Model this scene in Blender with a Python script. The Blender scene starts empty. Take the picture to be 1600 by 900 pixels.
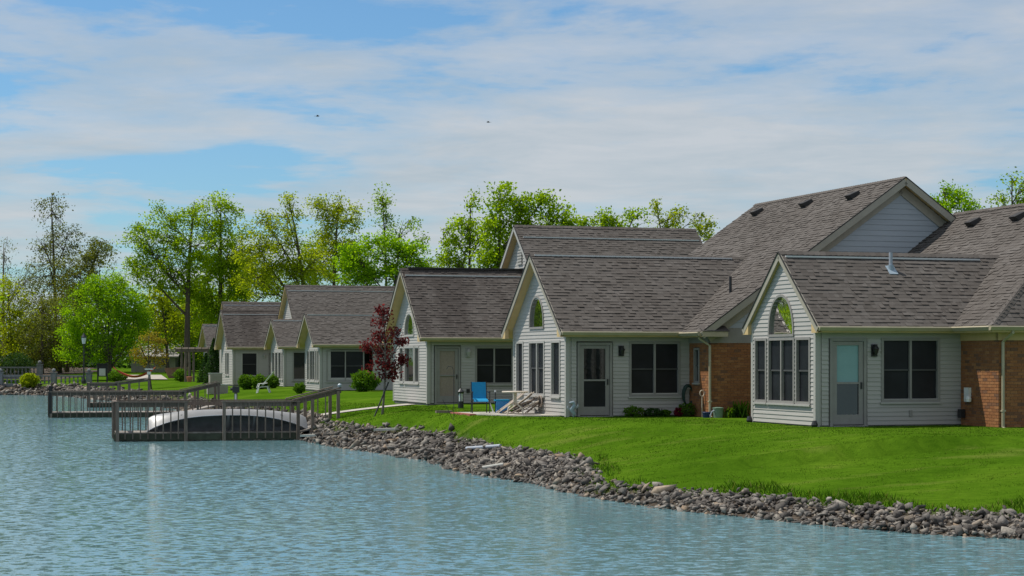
import bpy, math, random
import numpy as np
from mathutils import Vector, Matrix
random.seed(7); np.random.seed(7)
R = math.radians
sc = bpy.context.scene
C = sc.collection

# ------------------------------------------------------------------ camera, sky, sun, exposure
F, HX, HY, EYE, ZW = 3000.0, 800.0, 561.0, 1.71, -1.10     # focal length and horizon of the 1600 px photo, eye and water heights
cam_d = bpy.data.cameras.new('camera'); cam = bpy.data.objects.new('camera', cam_d); C.objects.link(cam)
cam.location = (0, 0, EYE); cam.rotation_euler = (R(90), 0, 0)
cam_d.sensor_width = 36; cam_d.lens = 36 * F / 1600; cam_d.shift_y = (HY - 450) / 1600
cam_d.clip_start = 0.5; cam_d.clip_end = 6000
sc.camera = cam
SUN_AZ, SUN_EL = R(-74), R(60)                               # azimuth from +Y towards +X
world = bpy.data.worlds.new('World'); sc.world = world; world.use_nodes = True
def build_world():
    nt = world.node_tree; nt.nodes.clear(); N = nt.nodes.new; L = nt.links.new
    out = N('ShaderNodeOutputWorld'); bg = N('ShaderNodeBackground'); bg.inputs['Strength'].default_value = 0.115
    sky = N('ShaderNodeTexSky'); sky.sky_type = 'NISHITA'; sky.sun_disc = False
    sky.sun_elevation = SUN_EL; sky.sun_rotation = SUN_AZ; sky.air_density = 1.0; sky.dust_density = 0.4; sky.ozone_density = 3.0
    tint = N('ShaderNodeMix'); tint.data_type = 'RGBA'; tint.blend_type = 'MULTIPLY'; tint.inputs[0].default_value = 1
    L(sky.outputs[0], tint.inputs[6]); tint.inputs[7].default_value = (0.60, 0.84, 0.99, 1)
    tc = N('ShaderNodeTexCoord'); sep = N('ShaderNodeSeparateXYZ'); L(tc.outputs['Generated'], sep.inputs[0])
    def M(op, a, b=None, c=None):
        m = N('ShaderNodeMath'); m.operation = op
        for i, v in enumerate((a, b, c)):
            if v is None: continue
            if isinstance(v, (int, float)): m.inputs[i].default_value = v
            else: L(v, m.inputs[i])
        return m.outputs[0]
    zc = M('ADD', M('MAXIMUM', sep.outputs[2], 0.0), 0.07)     # a cloud sheet seen in perspective
    px = M('DIVIDE', sep.outputs[0], zc); py = M('DIVIDE', sep.outputs[1], zc)
    cv = N('ShaderNodeCombineXYZ'); L(px, cv.inputs[0]); L(py, cv.inputs[1]); cv.inputs[2].default_value = 0
    def noise(scale, det, rough, off, dist=0.0):
        mp = N('ShaderNodeMapping'); mp.inputs['Location'].default_value = off; L(cv.outputs[0], mp.inputs[0])
        n = N('ShaderNodeTexNoise'); n.inputs['Scale'].default_value = scale; n.inputs['Detail'].default_value = det
        n.inputs['Roughness'].default_value = rough; n.inputs['Distortion'].default_value = dist; L(mp.outputs[0], n.inputs['Vector'])
        return n.outputs['Fac']
    big = noise(0.38, 3, 0.5, (3.1, 0.6, 0.0)); mid = noise(1.15, 9, 0.58, (7.3, 2.2, 4.0), 0.25)
    fine = noise(4.2, 6, 0.6, (2.0, 5.0, 1.0), 0.15)
    dens = M('ADD', M('ADD', M('MULTIPLY', big, 0.85), M('MULTIPLY', mid, 0.62)), M('MULTIPLY', fine, 0.20))
    ramp = N('ShaderNodeValToRGB'); L(dens, ramp.inputs[0])
    e = ramp.color_ramp.elements; e[0].position = 0.735; e[0].color = (0, 0, 0, 1); e[1].position = 0.92; e[1].color = (1, 1, 1, 1)
    m2 = e = ramp.color_ramp.elements.new(0.80); e.color = (0.62, 0.62, 0.62, 1)
    fac = M('MULTIPLY', ramp.outputs[0], 0.84)
    ccol = N('ShaderNodeMix'); ccol.data_type = 'RGBA'
    cr = N('ShaderNodeMapRange'); cr.inputs[1].default_value = 0.34; cr.inputs[2].default_value = 0.66; L(noise(2.2, 7, 0.62, (1.0, 9.0, 2.0), 0.3), cr.inputs[0]); L(cr.outputs[0], ccol.inputs[0])
    ccol.inputs[6].default_value = (4.2, 4.65, 5.0, 1); ccol.inputs[7].default_value = (5.3, 5.4, 5.55, 1)
    mix = N('ShaderNodeMix'); mix.data_type = 'RGBA'
    L(fac, mix.inputs[0]); L(tint.outputs[2], mix.inputs[6]); L(ccol.outputs[2], mix.inputs[7])
    L(mix.outputs[2], bg.inputs['Color']); L(bg.outputs[0], out.inputs[0])
build_world()
sun_d = bpy.data.lights.new('sun', 'SUN'); sun_d.energy = 4.5; sun_d.angle = R(0.6); sun_d.color = (1.0, 0.95, 0.86)
sun = bpy.data.objects.new('sun', sun_d); C.objects.link(sun); sun.location = (-60, 30, 80)
to_sun = Vector((math.sin(SUN_AZ) * math.cos(SUN_EL), math.cos(SUN_AZ) * math.cos(SUN_EL), math.sin(SUN_EL)))
sun.rotation_euler = to_sun.to_track_quat('Z', 'Y').to_euler()
sc.view_settings.view_transform = 'Standard'; sc.view_settings.look = 'None'
sc.view_settings.exposure = 0.0; sc.view_settings.gamma = 1.0; sc.view_settings.use_curve_mapping = False
sc.cycles.max_bounces = 6; sc.cycles.diffuse_bounces = 4; sc.cycles.glossy_bounces = 3; sc.cycles.transmission_bounces = 3
sc.cycles.transparent_max_bounces = 4; sc.cycles.caustics_reflective = False; sc.cycles.caustics_refractive = False
sc.cycles.use_denoising = True

# ------------------------------------------------------------------ helpers
def P(px, py, Y): return Vector(((px - HX) / F * Y, Y, EYE - (py - HY) / F * Y))
def X(px, Y): return (px - HX) / F * Y
def dep(py, z): return F * (EYE - z) / (py - HY)
def tag(o, label, cat, group=None):
    o['label'] = label; o['category'] = cat
    if group: o['group'] = group
    return o
def thing(name, label, cat, loc=(0, 0, 0), rz=0, group=None):
    o = bpy.data.objects.new(name, None); C.objects.link(o); o.location = loc; o.rotation_euler = (0, 0, rz)
    o.empty_display_size = 0.2
    return tag(o, label, cat, group)
class MB:
    def __init__(s): s.v = []; s.f = []; s.r = []
    def add(s, vs, fs, r=None):
        b = len(s.v); s.v += [tuple(p) for p in vs]
        if r is None: r = random.random()
        for f in fs: s.f.append(tuple(b + i for i in f)); s.r.append(r)
    def box(s, x0, x1, y0, y1, z0, z1, r=None, m=None):
        vs = [(x0, y0, z0), (x1, y0, z0), (x1, y1, z0), (x0, y1, z0), (x0, y0, z1), (x1, y0, z1), (x1, y1, z1), (x0, y1, z1)]
        if m: vs = [m(*p) for p in vs]
        s.add(vs, [(0, 3, 2, 1), (4, 5, 6, 7), (0, 1, 5, 4), (1, 2, 6, 5), (2, 3, 7, 6), (3, 0, 4, 7)], r)
        return s
    def prism(s, poly, ext, r=None):
        n = len(poly); e = Vector(ext); vs = [Vector(p) for p in poly]; vs = vs + [p + e for p in vs]
        s.add(vs, [tuple(range(n)), tuple(range(2 * n - 1, n - 1, -1))] + [(i, (i + 1) % n, n + (i + 1) % n, n + i) for i in range(n)], r)
        return s
    def bar(s, a, b, w, h, r=None):                       # a rectangular bar from a to b
        a = Vector(a); b = Vector(b); d = (b - a).normalized()
        up = Vector((0, 0, 1)) if abs(d.z) < 0.95 else Vector((0, 1, 0))
        e = d.cross(up).normalized(); u = e.cross(d).normalized(); e *= w / 2; u *= h / 2
        s.add([a - e - u, a + e - u, a + e + u, a - e + u, b - e - u, b + e - u, b + e + u, b - e + u],
              [(0, 1, 2, 3), (7, 6, 5, 4), (0, 4, 5, 1), (1, 5, 6, 2), (2, 6, 7, 3), (3, 7, 4, 0)], r)
        return s
    def tube(s, pts, rad, n=6, r=None, cap=True):
        pts = [Vector(p) for p in pts]; k = len(pts)
        if isinstance(rad, (int, float)): rad = [rad] * k
        vs = []; ref = None
        for i in range(k):
            d = (pts[min(i + 1, k - 1)] - pts[max(i - 1, 0)])
            d = d.normalized() if d.length > 1e-9 else Vector((0, 0, 1))
            if ref is None: ref = Vector((0, 0, 1)) if abs(d.z) < 0.9 else Vector((1, 0, 0))
            e = d.cross(ref).normalized(); u = e.cross(d).normalized(); ref = u
            for j in range(n):
                a = 2 * math.pi * j / n; vs.append(pts[i] + (e * math.cos(a) + u * math.sin(a)) * rad[i])
        fs = [(i * n + j, i * n + (j + 1) % n, (i + 1) * n + (j + 1) % n, (i + 1) * n + j) for i in range(k - 1) for j in range(n)]
        if cap and n > 2: fs += [tuple(range(n - 1, -1, -1)), tuple((k - 1) * n + j for j in range(n))]
        s.add(vs, fs, r); return s
    def lathe(s, prof, n=12, c=(0, 0), r=None):
        vs = [(c[0] + q * math.cos(2 * math.pi * j / n), c[1] + q * math.sin(2 * math.pi * j / n), z) for q, z in prof for j in range(n)]
        k = len(prof)
        fs = [(i * n + j, i * n + (j + 1) % n, (i + 1) * n + (j + 1) % n, (i + 1) * n + j) for i in range(k - 1) for j in range(n)]
        fs += [tuple(range(n - 1, -1, -1)), tuple((k - 1) * n + j for j in range(n))]
        s.add(vs, fs, r); return s
    def mesh(s, name, mat, smooth=False):
        me = bpy.data.meshes.new(name); me.from_pydata(s.v, [], s.f)
        a = me.attributes.new('rnd', 'FLOAT', 'FACE'); a.data.foreach_set('value', np.array(s.r, dtype=np.float32))
        me.materials.append(mat)
        if smooth: me.polygons.foreach_set('use_smooth', [True] * len(me.polygons))
        me.update(); return me
    def build(s, name, mat, parent=None, kind=None, smooth=False):
        o = bpy.data.objects.new(name, s.mesh(name, mat, smooth)); C.objects.link(o)
        if parent: o.parent = parent
        if kind: o['kind'] = kind
        return o
def npmesh(name, V, faces_n, idx, mat, rnd=None, smooth=False):
    """V (n,3); idx flat loop indices; faces_n corners per face (constant)"""
    me = bpy.data.meshes.new(name); nf = len(idx) // faces_n
    me.vertices.add(len(V)); me.vertices.foreach_set('co', np.asarray(V, dtype=np.float32).ravel())
    me.loops.add(len(idx)); me.loops.foreach_set('vertex_index', np.asarray(idx, dtype=np.int32))
    me.polygons.add(nf); me.polygons.foreach_set('loop_start', np.arange(0, len(idx), faces_n, dtype=np.int32))
    me.update(calc_edges=True)
    if rnd is not None:
        a = me.attributes.new('rnd', 'FLOAT', 'FACE'); a.data.foreach_set('value', np.asarray(rnd, dtype=np.float32))
    me.materials.append(mat)
    if smooth: me.polygons.foreach_set('use_smooth', np.ones(nf, dtype=bool))
    return me
def link(name, me, parent=None, kind=None):
    o = bpy.data.objects.new(name, me); C.objects.link(o)
    if parent: o.parent = parent
    if kind: o['kind'] = kind
    return o

# ------------------------------------------------------------------ materials
MT = {}
def new_mat(name):
    m = bpy.data.materials.new(name); m.use_nodes = True; nt = m.node_tree; nt.nodes.clear(); MT[name] = m
    out = nt.nodes.new('ShaderNodeOutputMaterial'); b = nt.nodes.new('ShaderNodeBsdfPrincipled'); nt.links.new(b.outputs[0], out.inputs[0])
    return m, nt, b, out
def ramp_node(nt, cols):
    r = nt.nodes.new('ShaderNodeValToRGB'); e = r.color_ramp.elements
    for i, (p, c) in enumerate(cols):
        x = e[i] if i < 2 else e.new(p)
        x.position = p; x.color = (*c, 1)
    return r
def noise_node(nt, scale, det=4, rough=0.55, stretch=None, coord='Object'):
    tc = nt.nodes.new('ShaderNodeTexCoord'); n = nt.nodes.new('ShaderNodeTexNoise')
    n.inputs['Scale'].default_value = scale; n.inputs['Detail'].default_value = det; n.inputs['Roughness'].default_value = rough
    if stretch:
        mp = nt.nodes.new('ShaderNodeMapping'); mp.inputs['Scale'].default_value = stretch
        nt.links.new(tc.outputs[coord], mp.inputs[0]); nt.links.new(mp.outputs[0], n.inputs['Vector'])
    else: nt.links.new(tc.outputs[coord], n.inputs['Vector'])
    return n
def mixc(nt, fac, a, b, blend='MIX'):
    m = nt.nodes.new('ShaderNodeMix'); m.data_type = 'RGBA'; m.blend_type = blend
    for i, v in ((0, fac), (6, a), (7, b)):
        if hasattr(v, 'links'): nt.links.new(v, m.inputs[i])
        elif i == 0: m.inputs[0].default_value = v
        else: m.inputs[i].default_value = (*v, 1)
    return m.outputs[2]
def add_bump(nt, b, h, strength=0.3, dist=0.01):
    bp = nt.nodes.new('ShaderNodeBump'); bp.inputs['Strength'].default_value = strength; bp.inputs['Distance'].default_value = dist
    nt.links.new(h, bp.inputs['Height']); nt.links.new(bp.outputs[0], b.inputs['Normal'])
def plain(name, col, rough=0.6, var=0.15, scale=6.0, stretch=None, bump=0.15, metal=0.0, spec=0.3, objvar=0.0):
    m, nt, b, out = new_mat(name)
    n = noise_node(nt, scale, 5, 0.6, stretch)
    lo = tuple(c * (1 - var) for c in col); hi = tuple(min(1, c * (1 + var)) for c in col)
    r = ramp_node(nt, [(0.3, lo), (0.7, hi)]); nt.links.new(n.outputs['Fac'], r.inputs[0]); c = r.outputs[0]
    if objvar:
        oi = nt.nodes.new('ShaderNodeObjectInfo'); g = 1 - objvar
        r2 = ramp_node(nt, [(0, (g, g, g)), (1, (1 + objvar, 1 + objvar, 1 + objvar))]); nt.links.new(oi.outputs['Random'], r2.inputs[0])
        c = mixc(nt, 1.0, c, r2.outputs[0], 'MULTIPLY')
    nt.links.new(c, b.inputs['Base Color']); b.inputs['Roughness'].default_value = rough; b.inputs['Metallic'].default_value = metal
    b.inputs['Specular IOR Level'].default_value = spec
    if bump: add_bump(nt, b, n.outputs['Fac'], bump, 0.01)
    return m
def attr_ramp(name, cols, rough=0.8, noise=0.25, nscale=8.0, bump=0.2, spec=0.2, bdist=0.01, stain=None):
    m, nt, b, out = new_mat(name)
    at = nt.nodes.new('ShaderNodeAttribute'); at.attribute_name = 'rnd'
    r = ramp_node(nt, cols); nt.links.new(at.outputs['Fac'], r.inputs[0])
    n = noise_node(nt, nscale, 5, 0.65)
    r2 = ramp_node(nt, [(0.25, (1 - noise,) * 3), (0.75, (1 + noise,) * 3)]); nt.links.new(n.outputs['Fac'], r2.inputs[0])
    c = mixc(nt, 1.0, r.outputs[0], r2.outputs[0], 'MULTIPLY')
    if stain:
        n2 = noise_node(nt, stain[0], 4, 0.6, stain[1]); r3 = ramp_node(nt, [(0.42, stain[2]), (0.62, (1, 1, 1))]); nt.links.new(n2.outputs['Fac'], r3.inputs[0])
        c = mixc(nt, 1.0, c, r3.outputs[0], 'MULTIPLY')
    nt.links.new(c, b.inputs['Base Color']); b.inputs['Roughness'].default_value = rough; b.inputs['Specular IOR Level'].default_value = spec
    if bump: add_bump(nt, b, n.outputs['Fac'], bump, bdist)
    return m
def leaf_mat(name, cols, trans=0.38, tint=(1.85, 1.75, 0.5)):
    m, nt, b, out = new_mat(name)
    at = nt.nodes.new('ShaderNodeAttribute'); at.attribute_name = 'rnd'
    r = ramp_node(nt, cols); nt.links.new(at.outputs['Fac'], r.inputs[0])
    nt.links.new(r.outputs[0], b.inputs['Base Color']); b.inputs['Roughness'].default_value = 0.7; b.inputs['Specular IOR Level'].default_value = 0.03 if name == 'grass_leaf' else 0.12
    t = nt.nodes.new('ShaderNodeBsdfTranslucent'); nt.links.new(mixc(nt, 1.0, r.outputs[0], tint, 'MULTIPLY'), t.inputs['Color'])
    mx = nt.nodes.new('ShaderNodeMixShader'); mx.inputs[0].default_value = trans
    nt.links.new(b.outputs[0], mx.inputs[1]); nt.links.new(t.outputs[0], mx.inputs[2]); nt.links.new(mx.outputs[0], out.inputs[0])
    return m
plain('siding', (0.41, 0.39, 0.365), 0.55, 0.07, 3.0, (0.4, 0.4, 6), 0.08, objvar=0.05)
plain('blue_siding', (0.38, 0.41, 0.44), 0.55, 0.06, 3.0, (0.4, 0.4, 6), 0.08, objvar=0.04)
plain('trim', (0.27, 0.255, 0.24), 0.5, 0.08, 4.0, None, 0.05)
plain('white_trim', (0.40, 0.385, 0.36), 0.5, 0.06, 4.0, None, 0.05)
plain('rake_paint', (0.34, 0.31, 0.25), 0.5, 0.08, 3.0, None, 0.05)
plain('navy', (0.012, 0.03, 0.10), 0.4, 0.1)
plain('cream', (0.58, 0.42, 0.21), 0.5, 0.08, 3.0, None, 0.05)
plain('gutter_paint', (0.40, 0.35, 0.245), 0.35, 0.08, 3.0, None, 0.03, spec=0.5)
plain('concrete', (0.42, 0.39, 0.34), 0.9, 0.18, 3.0, None, 0.2)
plain('foundation', (0.20, 0.19, 0.18), 0.9, 0.2, 3.0, None, 0.2)
plain('mortar', (0.22, 0.14, 0.10), 0.95, 0.15, 20.0, None, 0.2)
plain('sash_dark', (0.075, 0.075, 0.075), 0.5, 0.1)
plain('dark_metal', (0.02, 0.02, 0.022), 0.45, 0.2, 8.0, None, 0.05, spec=0.5)
plain('flashing', (0.60, 0.59, 0.58), 0.4, 0.08, 5.0, None, 0.05, spec=0.5)
plain('dark_rubber', (0.03, 0.028, 0.027), 0.7, 0.2)
plain('old_wood', (0.165, 0.130, 0.106), 0.85, 0.3, 5.0, (6, 6, 0.8), 0.35, objvar=0.22)
plain('deck_wood', (0.25, 0.225, 0.20), 0.85, 0.3, 5.0, (1, 8, 8), 0.35, objvar=0.2)
plain('wet_wood', (0.05, 0.055, 0.035), 0.6, 0.35, 4.0, None, 0.3)
plain('bark', (0.085, 0.07, 0.055), 0.95, 0.35, 4.0, (3, 3, 0.6), 0.6)
plain('pale_bark', (0.17, 0.15, 0.125), 0.95, 0.35, 4.0, (3, 3, 0.6), 0.5)
plain('canoe_white', (0.29, 0.29, 0.29), 0.35, 0.08, 2.0, None, 0.04, spec=0.5)
plain('canoe_inside', (0.17, 0.17, 0.172), 0.6, 0.2, 3.0)
plain('aluminium', (0.55, 0.56, 0.58), 0.3, 0.1, 4.0, metal=0.6, spec=0.5)
plain('blue_sling', (0.01, 0.26, 0.50), 0.6, 0.08, 20.0)
plain('blue_plastic', (0.03, 0.25, 0.60), 0.4, 0.1, 5.0, spec=0.5)
plain('beige_plastic', (0.58, 0.50, 0.41), 0.5, 0.08, 5.0)
plain('taupe_sling', (0.30, 0.24, 0.20), 0.7, 0.12, 20.0)
plain('white_plastic', (0.72, 0.72, 0.70), 0.4, 0.06, 4.0, spec=0.4)
plain('pvc', (0.34, 0.37, 0.42), 0.4, 0.08, 3.0, spec=0.4)
plain('ac_metal', (0.34, 0.31, 0.28), 0.5, 0.1, 4.0)
plain('stone_cast', (0.20, 0.205, 0.215), 0.9, 0.25, 5.0, None, 0.3)
plain('red_paver', (0.36, 0.13, 0.10), 0.85, 0.2, 6.0)
plain('red_cloth', (0.62, 0.09, 0.07), 0.7, 0.12, 6.0)
plain('terracotta', (0.40, 0.15, 0.09), 0.8, 0.2, 6.0)
plain('brown_metal', (0.20, 0.12, 0.085), 0.6, 0.2, 4.0)
plain('green_plastic', (0.17, 0.25, 0.19), 0.5, 0.12, 5.0)
plain('hose_green', (0.01, 0.035, 0.025), 0.5, 0.2, 8.0)
plain('paper', (0.5, 0.49, 0.44), 0.8, 0.1, 4.0)
plain('pipe_blue', (0.30, 0.37, 0.43), 0.4, 0.1, 5.0)
plain('bird_dark', (0.04, 0.035, 0.03), 0.7, 0.2, 30.0)
plain('lamp_glass', (0.62, 0.66, 0.68), 0.25, 0.06, 5.0, spec=0.6)
plain('far_roof', (0.30, 0.29, 0.28), 0.9, 0.12, 2.0)
plain('far_wall', (0.34, 0.31, 0.28), 0.9, 0.12, 2.0)
plain('driveway', (0.40, 0.36, 0.32), 0.95, 0.15, 1.0)
plain('blind', (0.20, 0.36, 0.37), 0.35, 0.06, 3.0, spec=0.6)
plain('mulch', (0.07, 0.05, 0.035), 0.95, 0.4, 9.0, None, 0.6)
def glass_mat(name, col, rough, spec):
    m, nt, b, out = new_mat(name)
    n = noise_node(nt, 1.3, 3, 0.5)
    r = ramp_node(nt, [(0.3, tuple(c * 0.6 for c in col)), (0.75, tuple(c * 1.5 for c in col))]); nt.links.new(n.outputs['Fac'], r.inputs[0])
    nt.links.new(r.outputs[0], b.inputs['Base Color']); b.inputs['Roughness'].default_value = rough; b.inputs['Specular IOR Level'].default_value = spec
    add_bump(nt, b, n.outputs['Fac'], 0.12, 0.02)
glass_mat('screen', (0.013, 0.014, 0.017), 0.45, 0.25)
glass_mat('glass', (0.012, 0.014, 0.014), 0.03, 0.9)
glass_mat('arch_glass', (0.03, 0.04, 0.03), 0.02, 2.0); [n for n in MT['arch_glass'].node_tree.nodes if n.type == 'BSDF_PRINCIPLED'][0].inputs['IOR'].default_value = 2.6
attr_ramp('shingle', [(0.0, (0.045, 0.039, 0.035)), (0.12, (0.094, 0.083, 0.075)), (0.5, (0.113, 0.101, 0.092)), (1.0, (0.138, 0.125, 0.115))], 0.92, 0.18, 40.0, 0.3, 0.15,
          stain=(0.5, (1, 1, 1), (0.88, 0.87, 0.86)))
attr_ramp('shingle_stained', [(0.0, (0.040, 0.034, 0.030)), (0.12, (0.082, 0.071, 0.064)), (0.5, (0.100, 0.088, 0.080)), (1.0, (0.122, 0.109, 0.100))], 0.92, 0.18, 40.0, 0.3, 0.15,
          stain=(0.7, (1.2, 0.5, 0.3), (0.66, 0.64, 0.64)))
attr_ramp('brick', [(0.0, (0.15, 0.085, 0.055)), (0.06, (0.19, 0.095, 0.055)), (0.12, (0.25, 0.105, 0.046)), (0.7, (0.30, 0.13, 0.055)), (1.0, (0.34, 0.16, 0.07))], 0.9, 0.15, 30.0, 0.3)
attr_ramp('rock', [(0.0, (0.065, 0.056, 0.05)), (0.4, (0.125, 0.112, 0.10)), (0.75, (0.195, 0.177, 0.158)), (0.93, (0.27, 0.245, 0.21)), (1.0, (0.27, 0.20, 0.14))], 0.9, 0.35, 7.0, 0.5, 0.2, 0.03)
def rock_obj_mat():
    m, nt, b, out = new_mat('rock_single')
    oi = nt.nodes.new('ShaderNodeObjectInfo')
    r = ramp_node(nt, [(0.0, (0.065, 0.056, 0.05)), (0.4, (0.125, 0.112, 0.10)), (0.75, (0.195, 0.177, 0.158)), (0.93, (0.27, 0.245, 0.21)), (1.0, (0.27, 0.20, 0.14))])
    nt.links.new(oi.outputs['Random'], r.inputs[0])
    n = noise_node(nt, 7.0, 5, 0.65); r2 = ramp_node(nt, [(0.25, (0.65,) * 3), (0.75, (1.35,) * 3)]); nt.links.new(n.outputs['Fac'], r2.inputs[0])
    nt.links.new(mixc(nt, 1.0, r.outputs[0], r2.outputs[0], 'MULTIPLY'), b.inputs['Base Color']); b.inputs['Roughness'].default_value = 0.9
    b.inputs['Specular IOR Level'].default_value = 0.2; add_bump(nt, b, n.outputs['Fac'], 0.5, 0.03)
rock_obj_mat()
attr_ramp('grass_blade', [(0.0, (0.045, 0.12, 0.008)), (0.5, (0.085, 0.21, 0.012)), (0.9, (0.14, 0.27, 0.025)), (1.0, (0.30, 0.32, 0.09))], 0.7, 0.1, 3.0, 0.0)
leaf_mat('leaf_green', [(0.0, (0.105, 0.18, 0.006)), (0.5, (0.19, 0.30, 0.010)), (1.0, (0.28, 0.40, 0.02))], 0.6)
leaf_mat('leaf_bright', [(0.0, (0.105, 0.21, 0.005)), (0.5, (0.18, 0.33, 0.008)), (1.0, (0.26, 0.41, 0.012))], 0.6)
leaf_mat('leaf_yellow', [(0.0, (0.14, 0.19, 0.008)), (0.5, (0.235, 0.30, 0.012)), (1.0, (0.33, 0.40, 0.02))], 0.6)
leaf_mat('leaf_olive', [(0.0, (0.065, 0.078, 0.022)), (0.5, (0.115, 0.14, 0.034)), (1.0, (0.17, 0.20, 0.045))], 0.45)
leaf_mat('leaf_shrub', [(0.0, (0.035, 0.085, 0.006)), (0.5, (0.075, 0.165, 0.010)), (1.0, (0.12, 0.23, 0.018))], 0.4)
leaf_mat('leaf_gold', [(0.0, (0.14, 0.09, 0.012)), (0.5, (0.26, 0.20, 0.025)), (1.0, (0.36, 0.30, 0.05))], 0.4)
leaf_mat('leaf_red', [(0.0, (0.05, 0.008, 0.010)), (0.5, (0.115, 0.019, 0.020)), (1.0, (0.23, 0.06, 0.055))], 0.35, (1.8, 0.6, 0.6))
leaf_mat('leaf_dark', [(0.0, (0.015, 0.04, 0.012)), (0.5, (0.03, 0.075, 0.018)), (1.0, (0.055, 0.11, 0.025))], 0.25)
leaf_mat('flower_red', [(0.0, (0.10, 0.008, 0.02)), (1.0, (0.25, 0.02, 0.045))], 0.3, (1.2, 0.6, 0.6))
def lawn_mat():
    m, nt, b, out = new_mat('lawn')
    n1 = noise_node(nt, 0.35, 5, 0.6); n2 = noise_node(nt, 3.0, 6, 0.7, (1, 2.5, 1)); n3 = noise_node(nt, 28, 3, 0.7)
    r1 = ramp_node(nt, [(0.3, (0.042, 0.100, 0.005)), (0.5, (0.060, 0.132, 0.007)), (0.72, (0.088, 0.165, 0.011))]); nt.links.new(n1.outputs['Fac'], r1.inputs[0])
    r2 = ramp_node(nt, [(0.3, (0.68, 0.72, 0.7)), (0.7, (1.3, 1.2, 1.3))]); nt.links.new(n2.outputs['Fac'], r2.inputs[0])
    c = mixc(nt, 1.0, r1.outputs[0], r2.outputs[0], 'MULTIPLY')
    n4 = noise_node(nt, 0.55, 6, 0.62, (0.6, 1.6, 1)); r4 = ramp_node(nt, [(0.56, (0, 0, 0)), (0.78, (0.6, 0.6, 0.6))]); nt.links.new(n4.outputs['Fac'], r4.inputs[0])
    c = mixc(nt, r4.outputs[0], c, (0.20, 0.215, 0.05))
    at = nt.nodes.new('ShaderNodeAttribute'); at.attribute_name = 'soil'; ns = noise_node(nt, 9, 4, 0.6)
    rs = ramp_node(nt, [(0.3, (0.045, 0.036, 0.028)), (0.7, (0.12, 0.10, 0.08))]); nt.links.new(ns.outputs['Fac'], rs.inputs[0]); c = mixc(nt, at.outputs['Fac'], c, rs.outputs[0])
    nt.links.new(c, b.inputs['Base Color']); b.inputs['Roughness'].default_value = 1.0; b.inputs['Specular IOR Level'].default_value = 0.0
    add_bump(nt, b, n3.outputs['Fac'], 0.6, 0.05)
lawn_mat()
def water_mat():
    m, nt, b, out = new_mat('water')
    b.inputs['Base Color'].default_value = (0.12, 0.235, 0.26, 1); b.inputs['Roughness'].default_value = 0.10
    b.inputs['IOR'].default_value = 1.33; b.inputs['Specular IOR Level'].default_value = 0.5
    def vm(op, a, k):
        q = nt.nodes.new('ShaderNodeVectorMath'); q.operation = op; nt.links.new(a, q.inputs[0])
        if isinstance(k, tuple): q.inputs[1].default_value = k
        elif k is not None: nt.links.new(k, q.inputs[1])
        return q.outputs[0]
    n1 = noise_node(nt, 4.2, 3, 0.6, (1.1, 1.5, 1)); n2 = noise_node(nt, 13.0, 3, 0.6, (1.1, 1.4, 1)); n3 = noise_node(nt, 0.12, 3, 0.5, (0.7, 1.4, 1))
    h = vm('ADD', vm('MULTIPLY', vm('SUBTRACT', n1.outputs['Color'], (.5, .5, .5)), (.24, .66, 0)), vm('MULTIPLY', vm('SUBTRACT', n2.outputs['Color'], (.5, .5, .5)), (.14, .28, 0)))
    r3 = ramp_node(nt, [(0.3, (0.55,) * 3), (0.7, (1.25,) * 3)]); nt.links.new(n3.outputs['Fac'], r3.inputs[0])
    h = vm('ADD', vm('MULTIPLY', h, r3.outputs[0]), (0, 0, 1)); h = vm('NORMALIZE', h, None); nt.links.new(h, b.inputs['Normal'])
water_mat()

# ------------------------------------------------------------------ the ground, bank and pond
# waterline as seen: px, py, width of the stone bank, height of its grass edge, distance over which the lawn rises to 0
WL = [(1600, 843, 1.6, -.88, 11), (1500, 838, 1.6, -.88, 11), (1400, 831, 1.5, -.86, 11), (1300, 822, 1.4, -.85, 11), (1200, 812, 1.6, -.86, 11),
      (1100, 802, 1.4, -.86, 10), (1000, 789, .8, -.85, 10), (940, 779, .5, -.88, 9), (900, 771, .7, -.85, 8), (880, 767, 1.2, -.8, 7),
      (840, 756, 1.7, -.75, 5), (790, 748, 1.8, -.75, 3.2), (740, 741, 1.8, -.72, 2.6), (700, 732, 1.8, -.68, 1.8), (680, 722, 1.6, -.60, 1.5),
      (620, 712, 1.4, -.55, 1.5), (560, 703, 1.3, -.52, 2.0), (520, 697, 1.3, -.50, 3.0), (485, 690, 1.3, -.5, 5), (455, 679, 1.2, -.5, 5),
      (430, 669, 1.2, -.5, 5), (400, 662, 1.2, -.5, 6), (360, 655, 1.2, -.5, 7), (320, 648, 1.2, -.5, 7), (290, 642, 1.2, -.5, 7),
      (255, 636, 1.3, -.5, 7), (225, 632, 1.3, -.5, 7), (190, 628, 1.3, -.5, 7), (150, 624, 1.4, -.5, 7), (110, 620, 1.6, -.5, 7),
      (75, 618, 2.2, -.35, 7), (40, 617.3, 2.4, -.3, 7), (0, 617, 2.4, -.3, 7)]
wl = [(250, -20, 1.6, -.88, 11), (60, 22, 1.6, -.88, 11), (25, 28.2, 1.6, -.88, 11)]
for px, py, b_, e_, r_ in WL:
    Y = dep(py, ZW); wl.append((X(px, Y), Y, b_, e_, r_))
wl += [(-60, 150, 2.4, -.3, 7), (-110, 145, 2., -.4, 7), (-300, 120, 2., -.4, 7), (-700, 60, 2., -.4, 7)]
WLA = np.array(wl)
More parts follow.
